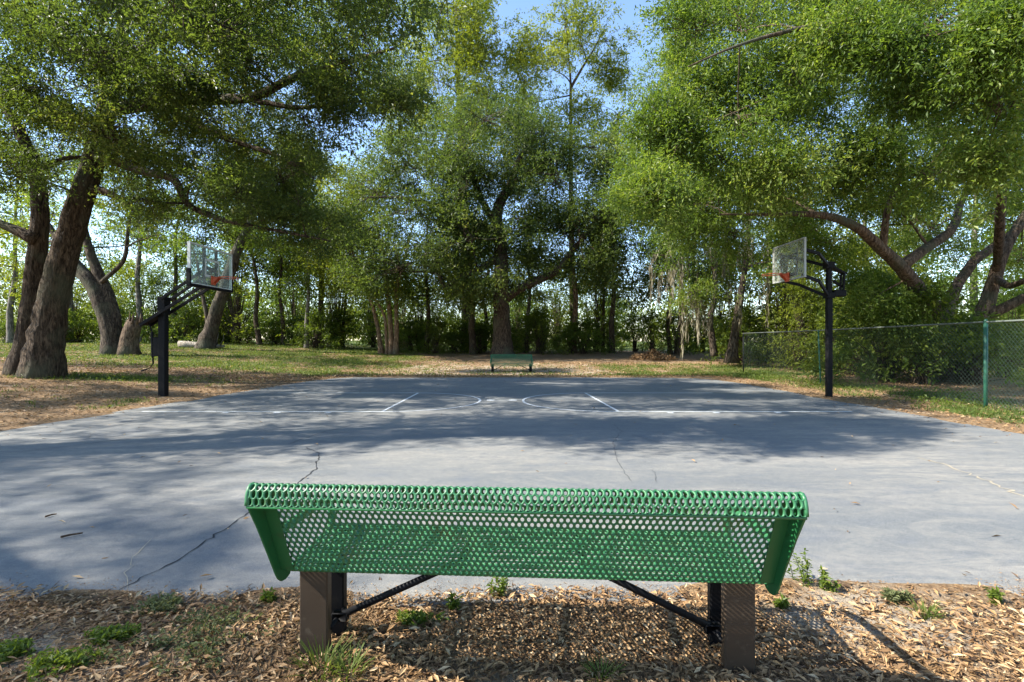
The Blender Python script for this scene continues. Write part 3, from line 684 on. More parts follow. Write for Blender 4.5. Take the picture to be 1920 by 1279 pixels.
tree('woodland_tree', 'mossy tree leaning behind the fence end, grey moss hanging from its boughs', 'tree', WOODS,
    [(P3([(1372, 672), (1378, 620), (1388, 560), (1398, 500), (1405, 440), (1400, 370)], 27), [.26, .21, .18, .14, .1, .06]), (P3([(1340, 668), (1330, 600), (1345, 540), (1330, 470)], 28), [.2, .16, .12, .07])],
    CLP([(1300, 360), (1360, 350), (1420, 350), (1250, 420), (1310, 430), (1370, 430), (1430, 430), (1280, 490), (1340, 500), (1400, 500, None, .8), (1230, 480), (1450, 490, None, .8), (1300, 550, None, .7), (1360, 560, None, .7, .7), (1480, 420), (1220, 380)], 25, 30, 52, 35, 1, .65),
    35, M['oaksun'], M['bark'], L=0.16, spr=52, per=48, srad=0.7, seg=9, twig=0.35, flat=.55, tint0=0.58, brmin=.025, moss=0.22, mossl=1.8)
tree('woodland_tree', 'grey twin leaning trunks on the lawn right of the huge leaning oak', 'tree', WOODS,
    [(P3([(212, 664, 27), (206, 610), (190, 570), (172, 530), (148, 505), (120, 470), (90, 420)], 27), [.5, .42, .40, .36, .30, .22, .12]),
     (P3([(218, 664, 27), (216, 600), (200, 545), (180, 505), (165, 460), (150, 400), (160, 330)], 27.2), [.38, .32, .30, .26, .2, .14, .08]),
     (P3([(190, 530), (235, 490), (240, 430), (250, 360)], 27), [.12, .1, .08, .05])],
    CLP([(100, 400), (160, 350), (60, 460, None, .7, .6), (220, 340), (260, 390), (180, 300), (120, 310), (280, 330), (250, 300), (40, 390, None, .8, .7), (300, 440, None, .7, .6), (240, 460, None, .7, .5), (330, 370)], 25, 30, 56, 36, .8, .6),
    36, M['oaksun'], M['bark'], L=0.16, spr=46, per=46, srad=0.7, seg=10, twig=0.35, flat=.5, tint0=0.55, brmin=.025, flare=1.3)
tree('woodland_tree', 'grey trunk leaning to the right behind the glass of the slanted arm hoop', 'tree', WOODS,
    [(P3([(385, 655), (395, 620), (408, 575), (425, 530), (440, 480), (455, 445), (475, 400), (490, 350)], 33), [.55, .42, .38, .36, .32, .26, .2, .12]), (P3([(392, 625), (385, 575), (376, 540), (370, 490)], 33), [.16, .13, .1, .06])],
    CLP([(460, 400), (510, 370), (430, 360), (490, 330), (540, 420), (480, 450), (410, 430, None, .8, .6), (350, 460, None, .8, .6), (530, 460, None, .8, .7), (560, 370)], 31, 36, 50, 37, .8, .6),
    37, M['oaksun'], M['bark'], L=0.18, spr=44, per=46, srad=0.8, seg=10, twig=0.35, flat=.5, tint0=0.5, brmin=.03, flare=1.4)

def wood_tree(px, d, hpx, wpx, seed, label, leaf='oak', bark='barkdark', lean=0, base=None, crown=(430, 560), spread=70, w=0.8, tint=.45):
    r = random.Random(seed); b = at(px, 655, d); gz = float(hfun(b[0], d)); top = hpx
    P = []
    for k in range(6):
        f = k/5; P.append(at(px+lean*f+r.uniform(-6, 6)*(k > 0), 0, d)); P[-1][2] = gz+(at(0, top, d)[2]-gz)*f
    R = np.linspace(wpx*d/FPX/2, 0.05, 6)
    C = []
    for k in range(10):
        y = r.uniform(top-10, crown[1]+25); x = px+lean*(655-y)/(655-top)+r.uniform(-spread, spread)*(1-0.45*(k == 0))
        C.append((x, y, d+r.uniform(-2, 2), r.uniform(.7, 1.2)))
    return tree('woodland_tree', label, 'tree', WOODS, [(np.array(P), R)], CLP(C, d, d, 40, seed, w, .65), seed, M[leaf], M[bark], L=0.24, spr=36, per=42, srad=0.9, seg=7, twig=0.3, flat=.6, tint0=tint, brmin=.03, flare=1.3)
W_ = [
 (575, 37, 420, 9, 0, 'straight slim trunk rising between the slanted arm hoop and the orange stemmed tree', 'oak', 'barkgrey'),
 (487, 38, 400, 10, -24, 'dark slender tree with a bent trunk, first to the right of the grey leaning trunk', 'oak', 'barkdark'),
 (531, 39, 400, 8, -10, 'thin dark tree halfway between the grey leaning trunk and the orange stemmed tree', 'oak', 'barkdark'),
 (643, 42, 430, 6, 6, 'very thin stem at the left side of the yellow green bushy tree', 'bright', 'barkdark'),
 (798, 38, 400, 10, 4, 'dark slim trunk between the orange stems and the central oak', 'oak', 'barkdark'),
 (888, 37, 420, 15, -12, 'dark leaning trunk close to the left side of the central oak', 'oakblue', 'barkdark'),
 (908, 43, 400, 8, 6, 'narrow pole like trunk squeezed between the leaning dark trunk and the central oak', 'oak', 'barkdark'),
 (985, 40, 400, 9, 8, 'thin pale trunk next to the right side of the central oak', 'oak', 'barkgrey'),
 (1073, 38, 400, 14, 6, 'reddish trunk below the upswept limb of the central oak', 'oakblue', 'barkred'),
 (1131, 41, 380, 8, 2, 'straight slim trunk left of the white gap in the woods', 'oakblue', 'barkdark'),
 (1148, 38, 370, 12, 0, 'darker twin of the slim trunk beside the white gap in the woods', 'oakblue', 'barkdark'),
 (1257, 37, 380, 9, -10, 'bent slim trunk above the brown brush pile', 'oak', 'barkdark'),
 (1276, 36, 360, 13, 0, 'straight black trunk immediately right of the brown brush pile', 'oakblue', 'barkdark'),
 (1303, 40, 390, 8, 3, 'thin trunk midway between the brush pile and the mossy tree', 'oak', 'barkdark'),
 (1440, 34, 330, 12, 6, 'grey trunk standing behind the backboard without slanted arms', 'oak', 'barkgrey'),
 (1510, 33, 320, 14, -5, 'straight brown trunk seen past the black post of the fence side hoop', 'oak', 'barkred'),
 (1620, 31, 280, 14, 8, 'tall tree between the fence side hoop and the spreading oak', 'bright', 'barkgrey'),
 (1700, 34, 240, 14, 0, 'tall leafy tree behind the arching limb of the spreading oak', 'bright', 'barkgrey'),
 (1830, 33, 220, 16, 0, 'tall tree far behind the forked limbs of the spreading oak', 'bright', 'barkgrey'),
 (1930, 30, 250, 16, 0, 'tall tree behind the fence at the right edge', 'oak', 'barkgrey'),
 (20, 36, 330, 12, 10, 'tall tree at the left edge behind the huge leaning oak', 'bright', 'barkgrey'),
 (130, 39, 330, 12, 6, 'tall light green tree between the huge oak and the twin leaning trunks', 'bright', 'barkgrey'),
 (262, 38, 330, 12, -6, 'slim tree behind the broken stump', 'oak', 'barkgrey'),
 (330, 40, 330, 10, 4, 'slim tree just right of the black hoop post with slanted arms', 'oak', 'barkdark'),
 (430, 43, 360, 9, 8, 'far thin tree behind the grey leaning trunk', 'oak', 'barkdark'),
]
for i, (px, d, h, w, ln, lab, lf, bk) in enumerate(W_):
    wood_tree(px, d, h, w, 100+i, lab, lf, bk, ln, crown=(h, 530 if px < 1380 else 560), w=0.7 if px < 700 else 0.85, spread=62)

def far_wood():
    rn = np.random.default_rng(91); lv = Leaves()
    for x in np.arange(-95, 95, 1.9):
        d = rn.uniform(66, 88); h = 4.6+2.4*rn.random()+1.2*math.sin(x*.13)+.9*math.sin(x*.31+1); xx = x+rn.uniform(-1, 1); g = float(hfun(xx, d))
        for k in range(int(h*5)):
            z = h*rn.random()**.8; c = np.array([xx+rn.normal(0, 1.3), d+rn.normal(0, 1.3), g+z]); spray(lv, rn, c, np.array([0, 0, .4]), 1.0, 44, .42, .5+rn.normal(0, .14), .8)
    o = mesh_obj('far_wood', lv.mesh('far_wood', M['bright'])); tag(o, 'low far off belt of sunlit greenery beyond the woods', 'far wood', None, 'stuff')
far_wood()
# broken stump beside the twin trunks
def stump():
    c = at(243, 664, 27); c[2] = float(hfun(c[0], c[1])); root = empty('tree_stump', c)
    tag(root, 'broken jagged tree stump leaning beside the grey twin trunks', 'stump')
    rn = np.random.default_rng(5); mb = MB()
    p = np.array([(0, 0, -.2), (-.05, 0, .3), (-.02, 0, .8), (.12, 0, 1.3), (.28, 0, 1.75)])
    mb.tube(p, [.62, .50, .42, .40, .34], 14, True, rn, .12)
    for k in range(9):
        a = k*0.7; q = np.array([.28+.27*math.cos(a), .27*math.sin(a), 1.6])
        mb.tube([q, q+np.array([.05, 0, .25]), q+np.array([.08+rn.uniform(-.05, .05), 0, .30+rn.uniform(.1, .45)])], [.09, .06, .01], 5, True, rn, .2)
    mb.build('trunk', M['barkwarm'], root, True)
stump()

# ------------------------------------------------------------------ understory shrubs (three kinds, copied)
def shrub_proto(name, seed, H, R, leaf, L, n=64, per=60):
    rn = np.random.default_rng(seed); root = empty(name); lv = Leaves(); sb = MB()
    for k in range(n):
        a = rn.uniform(0, 6.28); z = H*rn.uniform(.06, 1)**0.8; rr = R*math.sqrt(max(.05, 1-(z/H)**2))*rn.random()**.5
        c = np.array([rr*math.cos(a), rr*math.sin(a), z]); o = c-np.array([0, 0, H*.3]); o /= np.linalg.norm(o)
        spray(lv, rn, c, o, .15*H*rn.uniform(.7, 1.4)+.1, per, L, .45+rn.normal(0, .12), .7)
        sb.tube(bez(np.array([rn.normal(0, .1), rn.normal(0, .1), 0]), np.array([c[0]*.3, c[1]*.3, z*.6]), c, 4), [.022, .018, .012, .005], 4, False)
    mesh_obj('stems', sb.mesh('stems', M['barkdark']), root); mesh_obj('foliage', lv.mesh('foliage', M[leaf]), root)
    return root
PROT = [shrub_proto('woodland_shrub', 201, 2.4, 1.7, 'shrub', .17), shrub_proto('woodland_shrub', 202, 3.0, 1.5, 'oak', .16), shrub_proto('woodland_shrub', 203, 1.7, 1.9, 'shrub', .15)]
PROT.append(shrub_proto('understory_tree', 204, 6.0, 2.4, 'oaksun', .22, 80, 60)); PROT.append(shrub_proto('understory_tree', 205, 7.0, 2.2, 'bright', .22, 80, 60))
used = [False]*5
rs = random.Random(9)
def put_shrub(px, d, sc, kind, label, group, x=None, cat='shrub'):
    x = (px-CX)*d/FPX if x is None else x
    o = PROT[kind] if not used[kind] else copy_tree(PROT[kind]); used[kind] = True
    o.location = (x, d, float(hfun(x, d))-.05); o.rotation_euler = (0, 0, rs.uniform(0, 6.28)); o.scale = (sc*rs.uniform(.85, 1.2), sc*rs.uniform(.85, 1.2), sc*rs.uniform(.8, 1.1))
    tag(o, label, cat, group); return o
for i in range(17):
    put_shrub(-60+i*44+rs.uniform(-12, 12), rs.uniform(37, 43), rs.uniform(.75, 1.15), rs.randrange(3), 'leafy understory shrub at the foot of the woods, left of the orange stemmed tree', 'shrubs below the woods behind the lawn')
for i in range(10):
    put_shrub(742+i*27+rs.uniform(-10, 10), rs.uniform(37.5, 42), rs.uniform(.8, 1.15), rs.randrange(3), 'green shrub at the foot of the woods beside or behind the central oak', 'shrubs below the woods behind the far bench')
for i in range(9):
    put_shrub(1020+i*42+rs.uniform(-12, 12), rs.uniform(37, 42), rs.uniform(.8, 1.1), rs.randrange(3), 'dense shrub at the foot of the woods between the central oak and the mossy tree', 'shrubs below the woods right of the central oak')
for i in range(13):
    put_shrub(1400+i*45+rs.uniform(-12, 12), rs.uniform(25.5, 31), rs.uniform(.85, 1.25), rs.randrange(3), 'bushy green shrub in the thicket beyond the chain link fence', 'thicket shrubs beyond the fence')
for i, (px, d, sc, k, lab) in enumerate([(1660, 18.0, 1.25, 0, 'sunlit bright shrub leaning on the fence right of the hoop post'), (1728, 16.6, 1.0, 1, 'vine covered bush at the left foot of the spreading oak'), (1815, 16.6, .95, 0, 'leafy bush growing up in front of the spreading oak trunk'),
        (1880, 19.5, .8, 1, 'dark bush behind the green fence post'), (1600, 21.5, .8, 2, 'low bush right beside the black post of the fence side hoop'), (1560, 23.5, .85, 1, 'dark bush behind the leaning fence post')]):
    o = put_shrub(px, d, sc, k, lab, 'bushes along the fence')

for i in range(18):
    px = -30+i*82+rs.uniform(-18, 18)
    if 1175 < px < 1245: continue
    side = 'left of the central oak' if px < 900 else 'right of the central oak'
    put_shrub(px, rs.uniform(39, 47), rs.uniform(.8, 1.25), 3+rs.randrange(2), 'leafy young tree between the trunks of the woods, '+side, 'young trees in the woods '+side, None, 'tree')
for i in range(9):
    put_shrub(1400+i*64+rs.uniform(-20, 20), rs.uniform(27, 34), rs.uniform(.8, 1.15), 3+rs.randrange(2), 'leafy young tree in the thicket beyond the chain link fence', 'young trees beyond the fence', None, 'tree')
for i in range(17):
    px = 215+i*59+rs.uniform(-16, 16)
    if 1180 < px < 1240: continue
    side = 'left of the central oak' if px < 900 else 'right of the central oak'
    put_shrub(px, rs.uniform(48, 60), rs.uniform(.95, 1.35), 3+rs.randrange(2), 'leafy young tree between the trunks of the woods, '+side, 'young trees in the woods '+side, None, 'tree')
for px, d, sc, k, lab in [(1500, 25, .62, 4, 'small leafy tree behind the backboard without slanted arms'), (1610, 22.5, .62, 4, 'bright leafy young tree just right of the fence side hoop post'), (1680, 21, .58, 4, 'bright leafy young tree left of the spreading oak trunk'), (1900, 21.5, .6, 3, 'leafy young tree behind the fence corner post')]:
    put_shrub(px, d, sc, k, lab, 'young trees beyond the fence', None, 'tree')
# ------------------------------------------------------------------ near bench
BW = 2.0
def smooth_profile(P, n):
    P = np.asarray(P, float)
    for _ in range(3):                                   # corner cutting
        Q = [P[0]]
        for a, b in zip(P[:-1], P[1:]): Q += [a*.75+b*.25, a*.25+b*.75]
        Q.append(P[-1]); P = np.array(Q)
    s = np.r_[0, np.cumsum(np.linalg.norm(np.diff(P, axis=0), axis=1))]; u = np.linspace(0, s[-1], n)
    return np.stack([np.interp(u, s, P[:, k]) for k in range(2)], 1), s[-1]
SEATP = [(.555, .315), (.56, .38), (.55, .42), (.50, .43), (.40, .42), (.20, .408), (.10, .405), (.06, .405)]
BACKP = [(.06, .405), (.022, .409), (-.004, .44), (-.07, .575), (-.14, .715), (-.185, .805), (-.205, .843), (-.232, .846), (-.252, .825), (-.258, .775)]
def perforated(name, prof, a=.0244, b=.0272, t=.0098):
    pts, Ltot = smooth_profile(prof, 400)
    s = np.linspace(0, Ltot, 400)
    T = np.gradient(pts, axis=0); T /= np.linalg.norm(T, axis=1)[:, None]; Nn = np.stack([-T[:, 1], T[:, 0]], 1)
    rows = int(Ltot/b); b = Ltot/rows; cols = int(BW/a); a = BW/cols
    ang = np.radians(np.arange(12)*30+30.0)
    hx = [];
    for k in range(12):                                  # hexagon outline, pointed along v
        th = ang[k]; dx, dy = math.cos(th), math.sin(th)
        tt = 1e9
        for (nx, ny, dd) in ((1, 0, a/2), (-1, 0, a/2)):
            q = dx*nx+dy*ny
            if q > 1e-9: tt = min(tt, dd/q)
        # slanted edges from (a/2, b/3) to (0, 2b/3)
        ex, ey = b/3, a/2; ln = math.hypot(ex, ey); nx, ny = ex/ln, ey/ln; dd = (2*b/3)*ny
        for sx in (1, -1):
            for sy in (1, -1):
                q = dx*nx*sx+dy*ny*sy
                if q > 1e-9: tt = min(tt, dd/q)
        hx.append((dx*tt, dy*tt))
    hx = np.array(hx); hole = np.stack([.0071*np.cos(ang), .0130*np.sin(ang)], 1)
    r1 = hx*.45+hole*.55; r2 = hx*.12+hole*.88
    rings = [(hx, .5), (r1, .46), (r2, .28), (hole, 0), (r2, -.28), (r1, -.46), (hx, -.5)]
    uv = []; hh = []
    for j in range(rows):
        for i in range(cols+(j % 2)):
            u0 = -BW/2+(i+.5-.5*(j % 2))*a; v0 = (j+.5)*b
            for rg, h in rings:
                uv.append(rg+np.array([u0, v0])); hh.append(np.full(12, h*t))
    uv = np.concatenate(uv); hh = np.concatenate(hh)
    u = np.clip(uv[:, 0], -BW/2, BW/2); v = np.clip(uv[:, 1], 0, Ltot)
    y = np.interp(v, s, pts[:, 0]); z = np.interp(v, s, pts[:, 1]); ny = np.interp(v, s, Nn[:, 0]); nz = np.interp(v, s, Nn[:, 1])
    V = np.stack([u, y+ny*hh, z+nz*hh], 1)
    nc = len(V)//84; base = np.arange(nc)[:, None]*84; F = []
    k = np.arange(12); k2 = (k+1) % 12
    for r in range(6):
        F.append(np.stack([base+r*12+k, base+r*12+k2, base+(r+1)*12+k2, base+(r+1)*12+k], -1).reshape(-1, 4))
    F = np.concatenate(F)
    return raw_mesh(name, V, F.ravel(), np.arange(len(F))*4, M['benchgreen'], True)
def build_bench():
    root = empty('park_bench')
    mesh_obj('seat', perforated('seat', SEATP), root)
    mesh_obj('backrest', perforated('backrest', BACKP), root)
    sp, _ = smooth_profile(SEATP, 40); bp, _ = smooth_profile(BACKP, 40)
    rim = MB()
    for x in (-BW/2, BW/2):
        rim.tube(np.c_[np.full(79, x), np.r_[sp[:, 0], bp[1:, 0]], np.r_[sp[:, 1], bp[1:, 1]]], .0075, 6)
    lr = MB(); lr.tube([(-BW/2, -.256, .770), (BW/2, -.256, .770)], .0065, 8); lr.build('lip_shade_rod', M['benchflange'], root, True)  # dark rod stands in for the shaded underside of the lip
    rim.tube([(-BW/2, .555, .308), (BW/2, .555, .308)], .0075, 8)
    rim.build('rim', M['benchgreen'], root, True)
    # solid end plates between the panel and the rolled edge
    poly = [(-.262, .772), (-.20, .675), (-.12, .535), (-.062, .43), (-.045, .405), (-.02, .385), (.015, .378), (.05, .385), (.06, .40), (.0, .425), (-.065, .567), (-.135, .708), (-.18, .80), (-.205, .84), (-.235, .84), (-.255, .815)]
    for sx in (-1, 1):
        mb = MB(); mb.plate([p for p in poly], (0, 1, 0), (0, 0, 1), (sx*(BW/2-.006), 0, 0), .007)
        # flat retaining strip along the panel edge
        tv = np.array((0, -.41, .912)); nv = np.array((0, -.912, -.41)); mb.frame_box(np.array((sx*(BW/2-.036), -.098, .622))+nv*.009, [(1, 0, 0), tv, nv], (.026, .20, .002), .001)
        mb.build('end_plate', M['benchflange'], root)
        ar = MB(); A = smooth_profile([(.50, .41), (.515, .50), (.48, .565), (.36, .585), (.10, .59), (-.06, .60), (-.085, .605)], 40)[0]
        ar.tube(np.c_[np.full(40, sx*(BW/2+.0)), A[:, 0], A[:, 1]], .019, 10); ar.build('armrest', M['benchgreen'], root, True)
    for sx in (-1, 1):
        x = sx*.905
        lg = MB(); lg.box((x-.0625, .085, -.25), (x+.0625, .135, .385), .006); lg.build('leg', M['bronze'], root)
        lg = MB(); lg.box((x-.0625, .265, -.25), (x+.0625, .315, .39), .006); lg.build('leg', M['blackmetal'], root)  # black puts the shade on the front leg into its colour
        st = MB(); p0 = np.array((sx*.83, .20, .13)); p1 = np.array((sx*.27, .20, .395))
        st.tube([p0, p0*.5+p1*.5, p1], .0155, 10); st.frame_box(p0+np.array((-sx*.0, 0, 0)), np.eye(3), (.035, .02, .02), .004)
        st.tube([(sx*.843, .12, .12), (sx*.843, .28, .12)], .012, 8); st.build('brace', M['blackmetal'], root, True)
    for x in (-.905, -.27, .27, .905):
        fr = MB(); fr.bar((x, .15, .388), (x, .52, .398), .04, .018); fr.build('seat_support', M['blackmetal'], root)
    return root
bench = build_bench()
bench.location = (.035, 2.085, .035); bench.rotation_euler = (0, 0, math.radians(-3.4))
tag(bench, 'large green perforated metal bench with brown posts at the near court edge', 'bench', 'green metal benches facing the court')
fb = copy_tree(bench); fx = (959-CX)*24.4/FPX
fb.location = (fx, 24.6, float(hfun(fx, 24.6))-.02); fb.rotation_euler = (0, 0, math.radians(181.5))
tag(fb, 'small dark green bench across the court in front of the central oak', 'bench', 'green metal benches facing the court')

# ------------------------------------------------------------------ basketball hoops
def rim_parts(c, sx, root, mat):
    """orange ring with bracket; sx = direction the ring points"""
    mb = MB(); a = np.linspace(0, 2*math.pi, 41)
    ring = np.c_[c[0]+sx*(.15+.229)+.229*np.cos(a), c[1]+.229*np.sin(a), np.full(41, c[2])]
    mb.tube(ring, .011, 8, False)
    for k in range(12):
        b = k*math.pi/6; q = np.array([c[0]+sx*.379+.229*math.cos(b), c[1]+.229*math.sin(b), c[2]-.015]); mb.tube([q, q+np.array([0, 0, -.03])], .004, 4)
    RM = mb.build('rim', mat, root, True)
    br = MB(); br.plate([(0, .02), (sx*.17, .01), (sx*.15, -.03), (0, -.17)], (1, 0, 0), (0, 0, 1), (c[0], c[1]-.07, c[2]), .006)
    br.plate([(0, .02), (sx*.17, .01), (sx*.15, -.03), (0, -.17)], (1, 0, 0), (0, 0, 1), (c[0], c[1]+.07, c[2]), .006)
    br.box((min(c[0], c[0]+sx*.012), c[1]-.10, c[2]-.18), (max(c[0], c[0]+sx*.012), c[1]+.10, c[2]+.04), .003)
    br.box((min(c[0], c[0]+sx*.2), c[1]-.09, c[2]-.012), (max(c[0], c[0]+sx*.2), c[1]+.09, c[2]+.012), .003)
    br.build('rim_bracket', mat, RM)

def hoop_slanted():
    px0 = np.array([-8.72, 12.8, 0.0]); g = float(hfun(-8.72, 12.8)); root = empty('basketball_hoop', (px0[0], px0[1], g))
    tag(root, 'black basketball hoop with slanted parallel arms, crank and glass backboard', 'basketball hoop', 'basketball hoops')
    o = np.array([-8.72, 12.8, g])
    def L(x, y, z): return np.array([x, y, z])-o
    mb = MB(); mb.box(L(-8.80, 12.715, g-.2), L(-8.63, 12.885, 2.36), .012); mb.build('post', M['blackmetal'], root)
    mb = MB(); mb.box(L(-8.79, 12.68, 2.05), L(-8.61, 12.92, 2.50), .01); mb.build('post_head', M['blackmetal'], root)
    bx = -7.50
    for dy in (-.17, .17):
        mb = MB(); mb.bar(L(-8.66, 12.8+dy, 2.44), L(bx-.03, 12.8+dy, 3.20), .045, .065); mb.build('arm', M['blackmetal'], root)
        mb = MB(); mb.bar(L(-9.18, 12.8+dy, 1.79), L(bx-.03, 12.8+dy, 2.83), .045, .075); mb.build('arm', M['blackmetal'], root)
    mb = MB(); mb.bar(L(-9.2, 12.8, 1.80), L(-8.75, 12.8, 2.08), .34, .03); mb.build('lever_plate', M['blackmetal'], root)
    mb = MB(); mb.tube([L(-9.08, 12.8, 1.86), L(-9.0, 12.8, 1.62)], .014, 8); mb.tube([L(-9.0, 12.8, 1.62), L(-8.98, 12.8, 1.0)], .034, 10); mb.tube([L(-8.98, 12.8, 1.0), L(-8.97, 12.8, .82)], .02, 8)
    mb.box(L(-8.95, 12.75, 1.02), L(-8.80, 12.85, 1.5), .01); LA = mb.build('lift_actuator', M['blackmetal'], root, False)
    mb = MB(); mb.tube([L(-8.97, 12.8, .85), L(-9.0, 12.74, .74), L(-9.06, 12.7, .70)], .011, 6); mb.tube([L(-9.06, 12.7, .70), L(-9.17, 12.66, .66)], .02, 8); mb.build('crank_handle', M['blackmetal'], LA)
    # board
    ya, yb, za, zb = 11.9, 13.7, 2.74, 3.72
    mb = MB(); mb.box(L(bx-.006, ya+.03, za+.03), L(bx+.006, yb-.03, zb-.03)); BB = mb.build('backboard', M['glass'], root)
    fr = MB()
    for (a, b) in (((ya, za), (yb, za+.035)), ((ya, zb-.035), (yb, zb)), ((ya, za+.036), (ya+.035, zb-.036)), ((yb-.035, za+.036), (yb, zb-.036))):
        fr.box(L(bx-.05, a[0], a[1]), L(bx+.02, b[0], b[1]), .004)
    fr.build('board_frame', M['white'], BB)
    pd = MB(); pd.box(L(bx-.07, ya-.022, za-.03), L(bx+.035, ya+.03, za+.36), .012); pd.box(L(bx-.07, ya-.02, za-.055), L(bx+.035, yb+.02, za+.012), .012); pd.box(L(bx-.07, yb-.03, za-.03), L(bx+.035, yb+.022, za+.30), .012); pd.build('edge_padding', M['blackmetal'], BB)
    sf = MB()
    for y in (12.55, 13.05): sf.bar(L(bx-.045, y, za+.04), L(bx-.045, y, zb-.04), .06, .05)
    sf.bar(L(bx-.045, 12.582, 3.20), L(bx-.045, 13.018, 3.20), .05, .07); sf.build('support_frame', M['blackmetal'], BB)
    tg = MB()
    ty0, ty1, tz0, tz1 = 12.5, 13.1, 2.98, 3.42
    for (a, b) in (((ty0, tz1-.05), (ty1, tz1)), ((ty0, tz0), (ty1, tz0+.05)), ((ty0, tz0+.05), (ty0+.05, tz1-.05)), ((ty1-.05, tz0+.05), (ty1, tz1-.05))):
        tg.box(L(bx+.007, a[0], a[1]), L(bx+.010, b[0], b[1]))
    tg.build('target_square', M['white'], BB)
    rim_parts(L(bx+.03, 12.8, 2.98), 1, root, M['orange'])
hoop_slanted()

def hoop_fork():
    g = float(hfun(7.86, 12.7)); o = np.array([7.86, 12.7, g]); root = empty('basketball_hoop', o)
    tag(root, 'black basketball hoop with forked arms and yellowed clear backboard next to the chain link fence', 'basketball hoop', 'basketball hoops')
    def L(x, y, z): return np.array([x, y, z])-o
    mb = MB(); mb.box(L(7.80, 12.64, g-.2), L(7.925, 12.765, 2.52), .01); mb.box(L(7.808, 12.648, 2.52), L(7.917, 12.757, 3.36), .01); mb.build('post', M['blackmetal'], root)
    mb = MB(); mb.box(L(7.76, 12.605, 2.46), L(7.96, 12.795, 2.60), .008); mb.box(L(7.76, 12.605, 3.2), L(7.96, 12.795, 3.36), .008); mb.build('post_collar', M['blackmetal'], root)
    bx = 6.86
    for dy in (-1, 1):
        for z0, z1, z2 in ((2.53, 2.84, 2.97), (3.28, 3.50, 3.60)):
            mb = MB(); pts = [L(7.80, 12.7+dy*.06, z0), L(7.36, 12.7+dy*.42, z1), L(bx+.03, 12.7+dy*.52, z2)]
            mb.bar(pts[0], pts[1], .05, .075); mb.bar(pts[1], pts[2], .05, .075); mb.build('arm', M['blackmetal'], root)
    mb = MB(); mb.bar(L(7.92, 12.7, 3.24), L(8.26, 12.7, 3.06), .16, .05); mb.bar(L(8.20, 12.64, 3.06), L(8.18, 12.64, 2.62), .04, .05); mb.bar(L(8.20, 12.76, 3.06), L(8.18, 12.76, 2.62), .04, .05)
    mb.box(L(7.95, 12.6, 2.50), L(8.24, 12.8, 2.66), .012); mb.bar(L(7.96, 12.7, 2.9), L(8.18, 12.7, 2.75), .05, .05); mb.build('height_adjuster', M['blackmetal'], root)
    ya, yb, za, zb = 11.98, 13.45, 2.90, 3.84
    mb = MB(); mb.box(L(bx-.006, ya+.02, za+.02), L(bx+.006, yb-.02, zb-.02)); BB = mb.build('backboard', M['glassold'], root)
    fr = MB()
    for (a, b) in (((ya, za), (yb, za+.03)), ((ya, zb-.03), (yb, zb)), ((ya, za+.031), (ya+.035, zb-.031)), ((yb-.035, za+.031), (yb, zb-.031))):
        fr.box(L(bx-.015, a[0], a[1]), L(bx+.03, b[0], b[1]), .004)
    fr.build('board_frame', M['steel'], BB)
    sf = MB()
    for y in (12.40, 13.12): sf.bar(L(bx+.04, y, za+.10), L(bx+.04, y, zb-.18), .05, .03)
    sf.bar(L(bx+.04, 12.426, 3.52), L(bx+.04, 13.094, 3.52), .03, .05); sf.bar(L(bx+.04, 12.426, za+.14), L(bx+.04, 13.094, za+.14), .03, .09); sf.build('support_frame', M['blackmetal'], BB)
    rim_parts(L(bx-.03, 12.7, 3.05), -1, root, M['orange'])
hoop_fork()

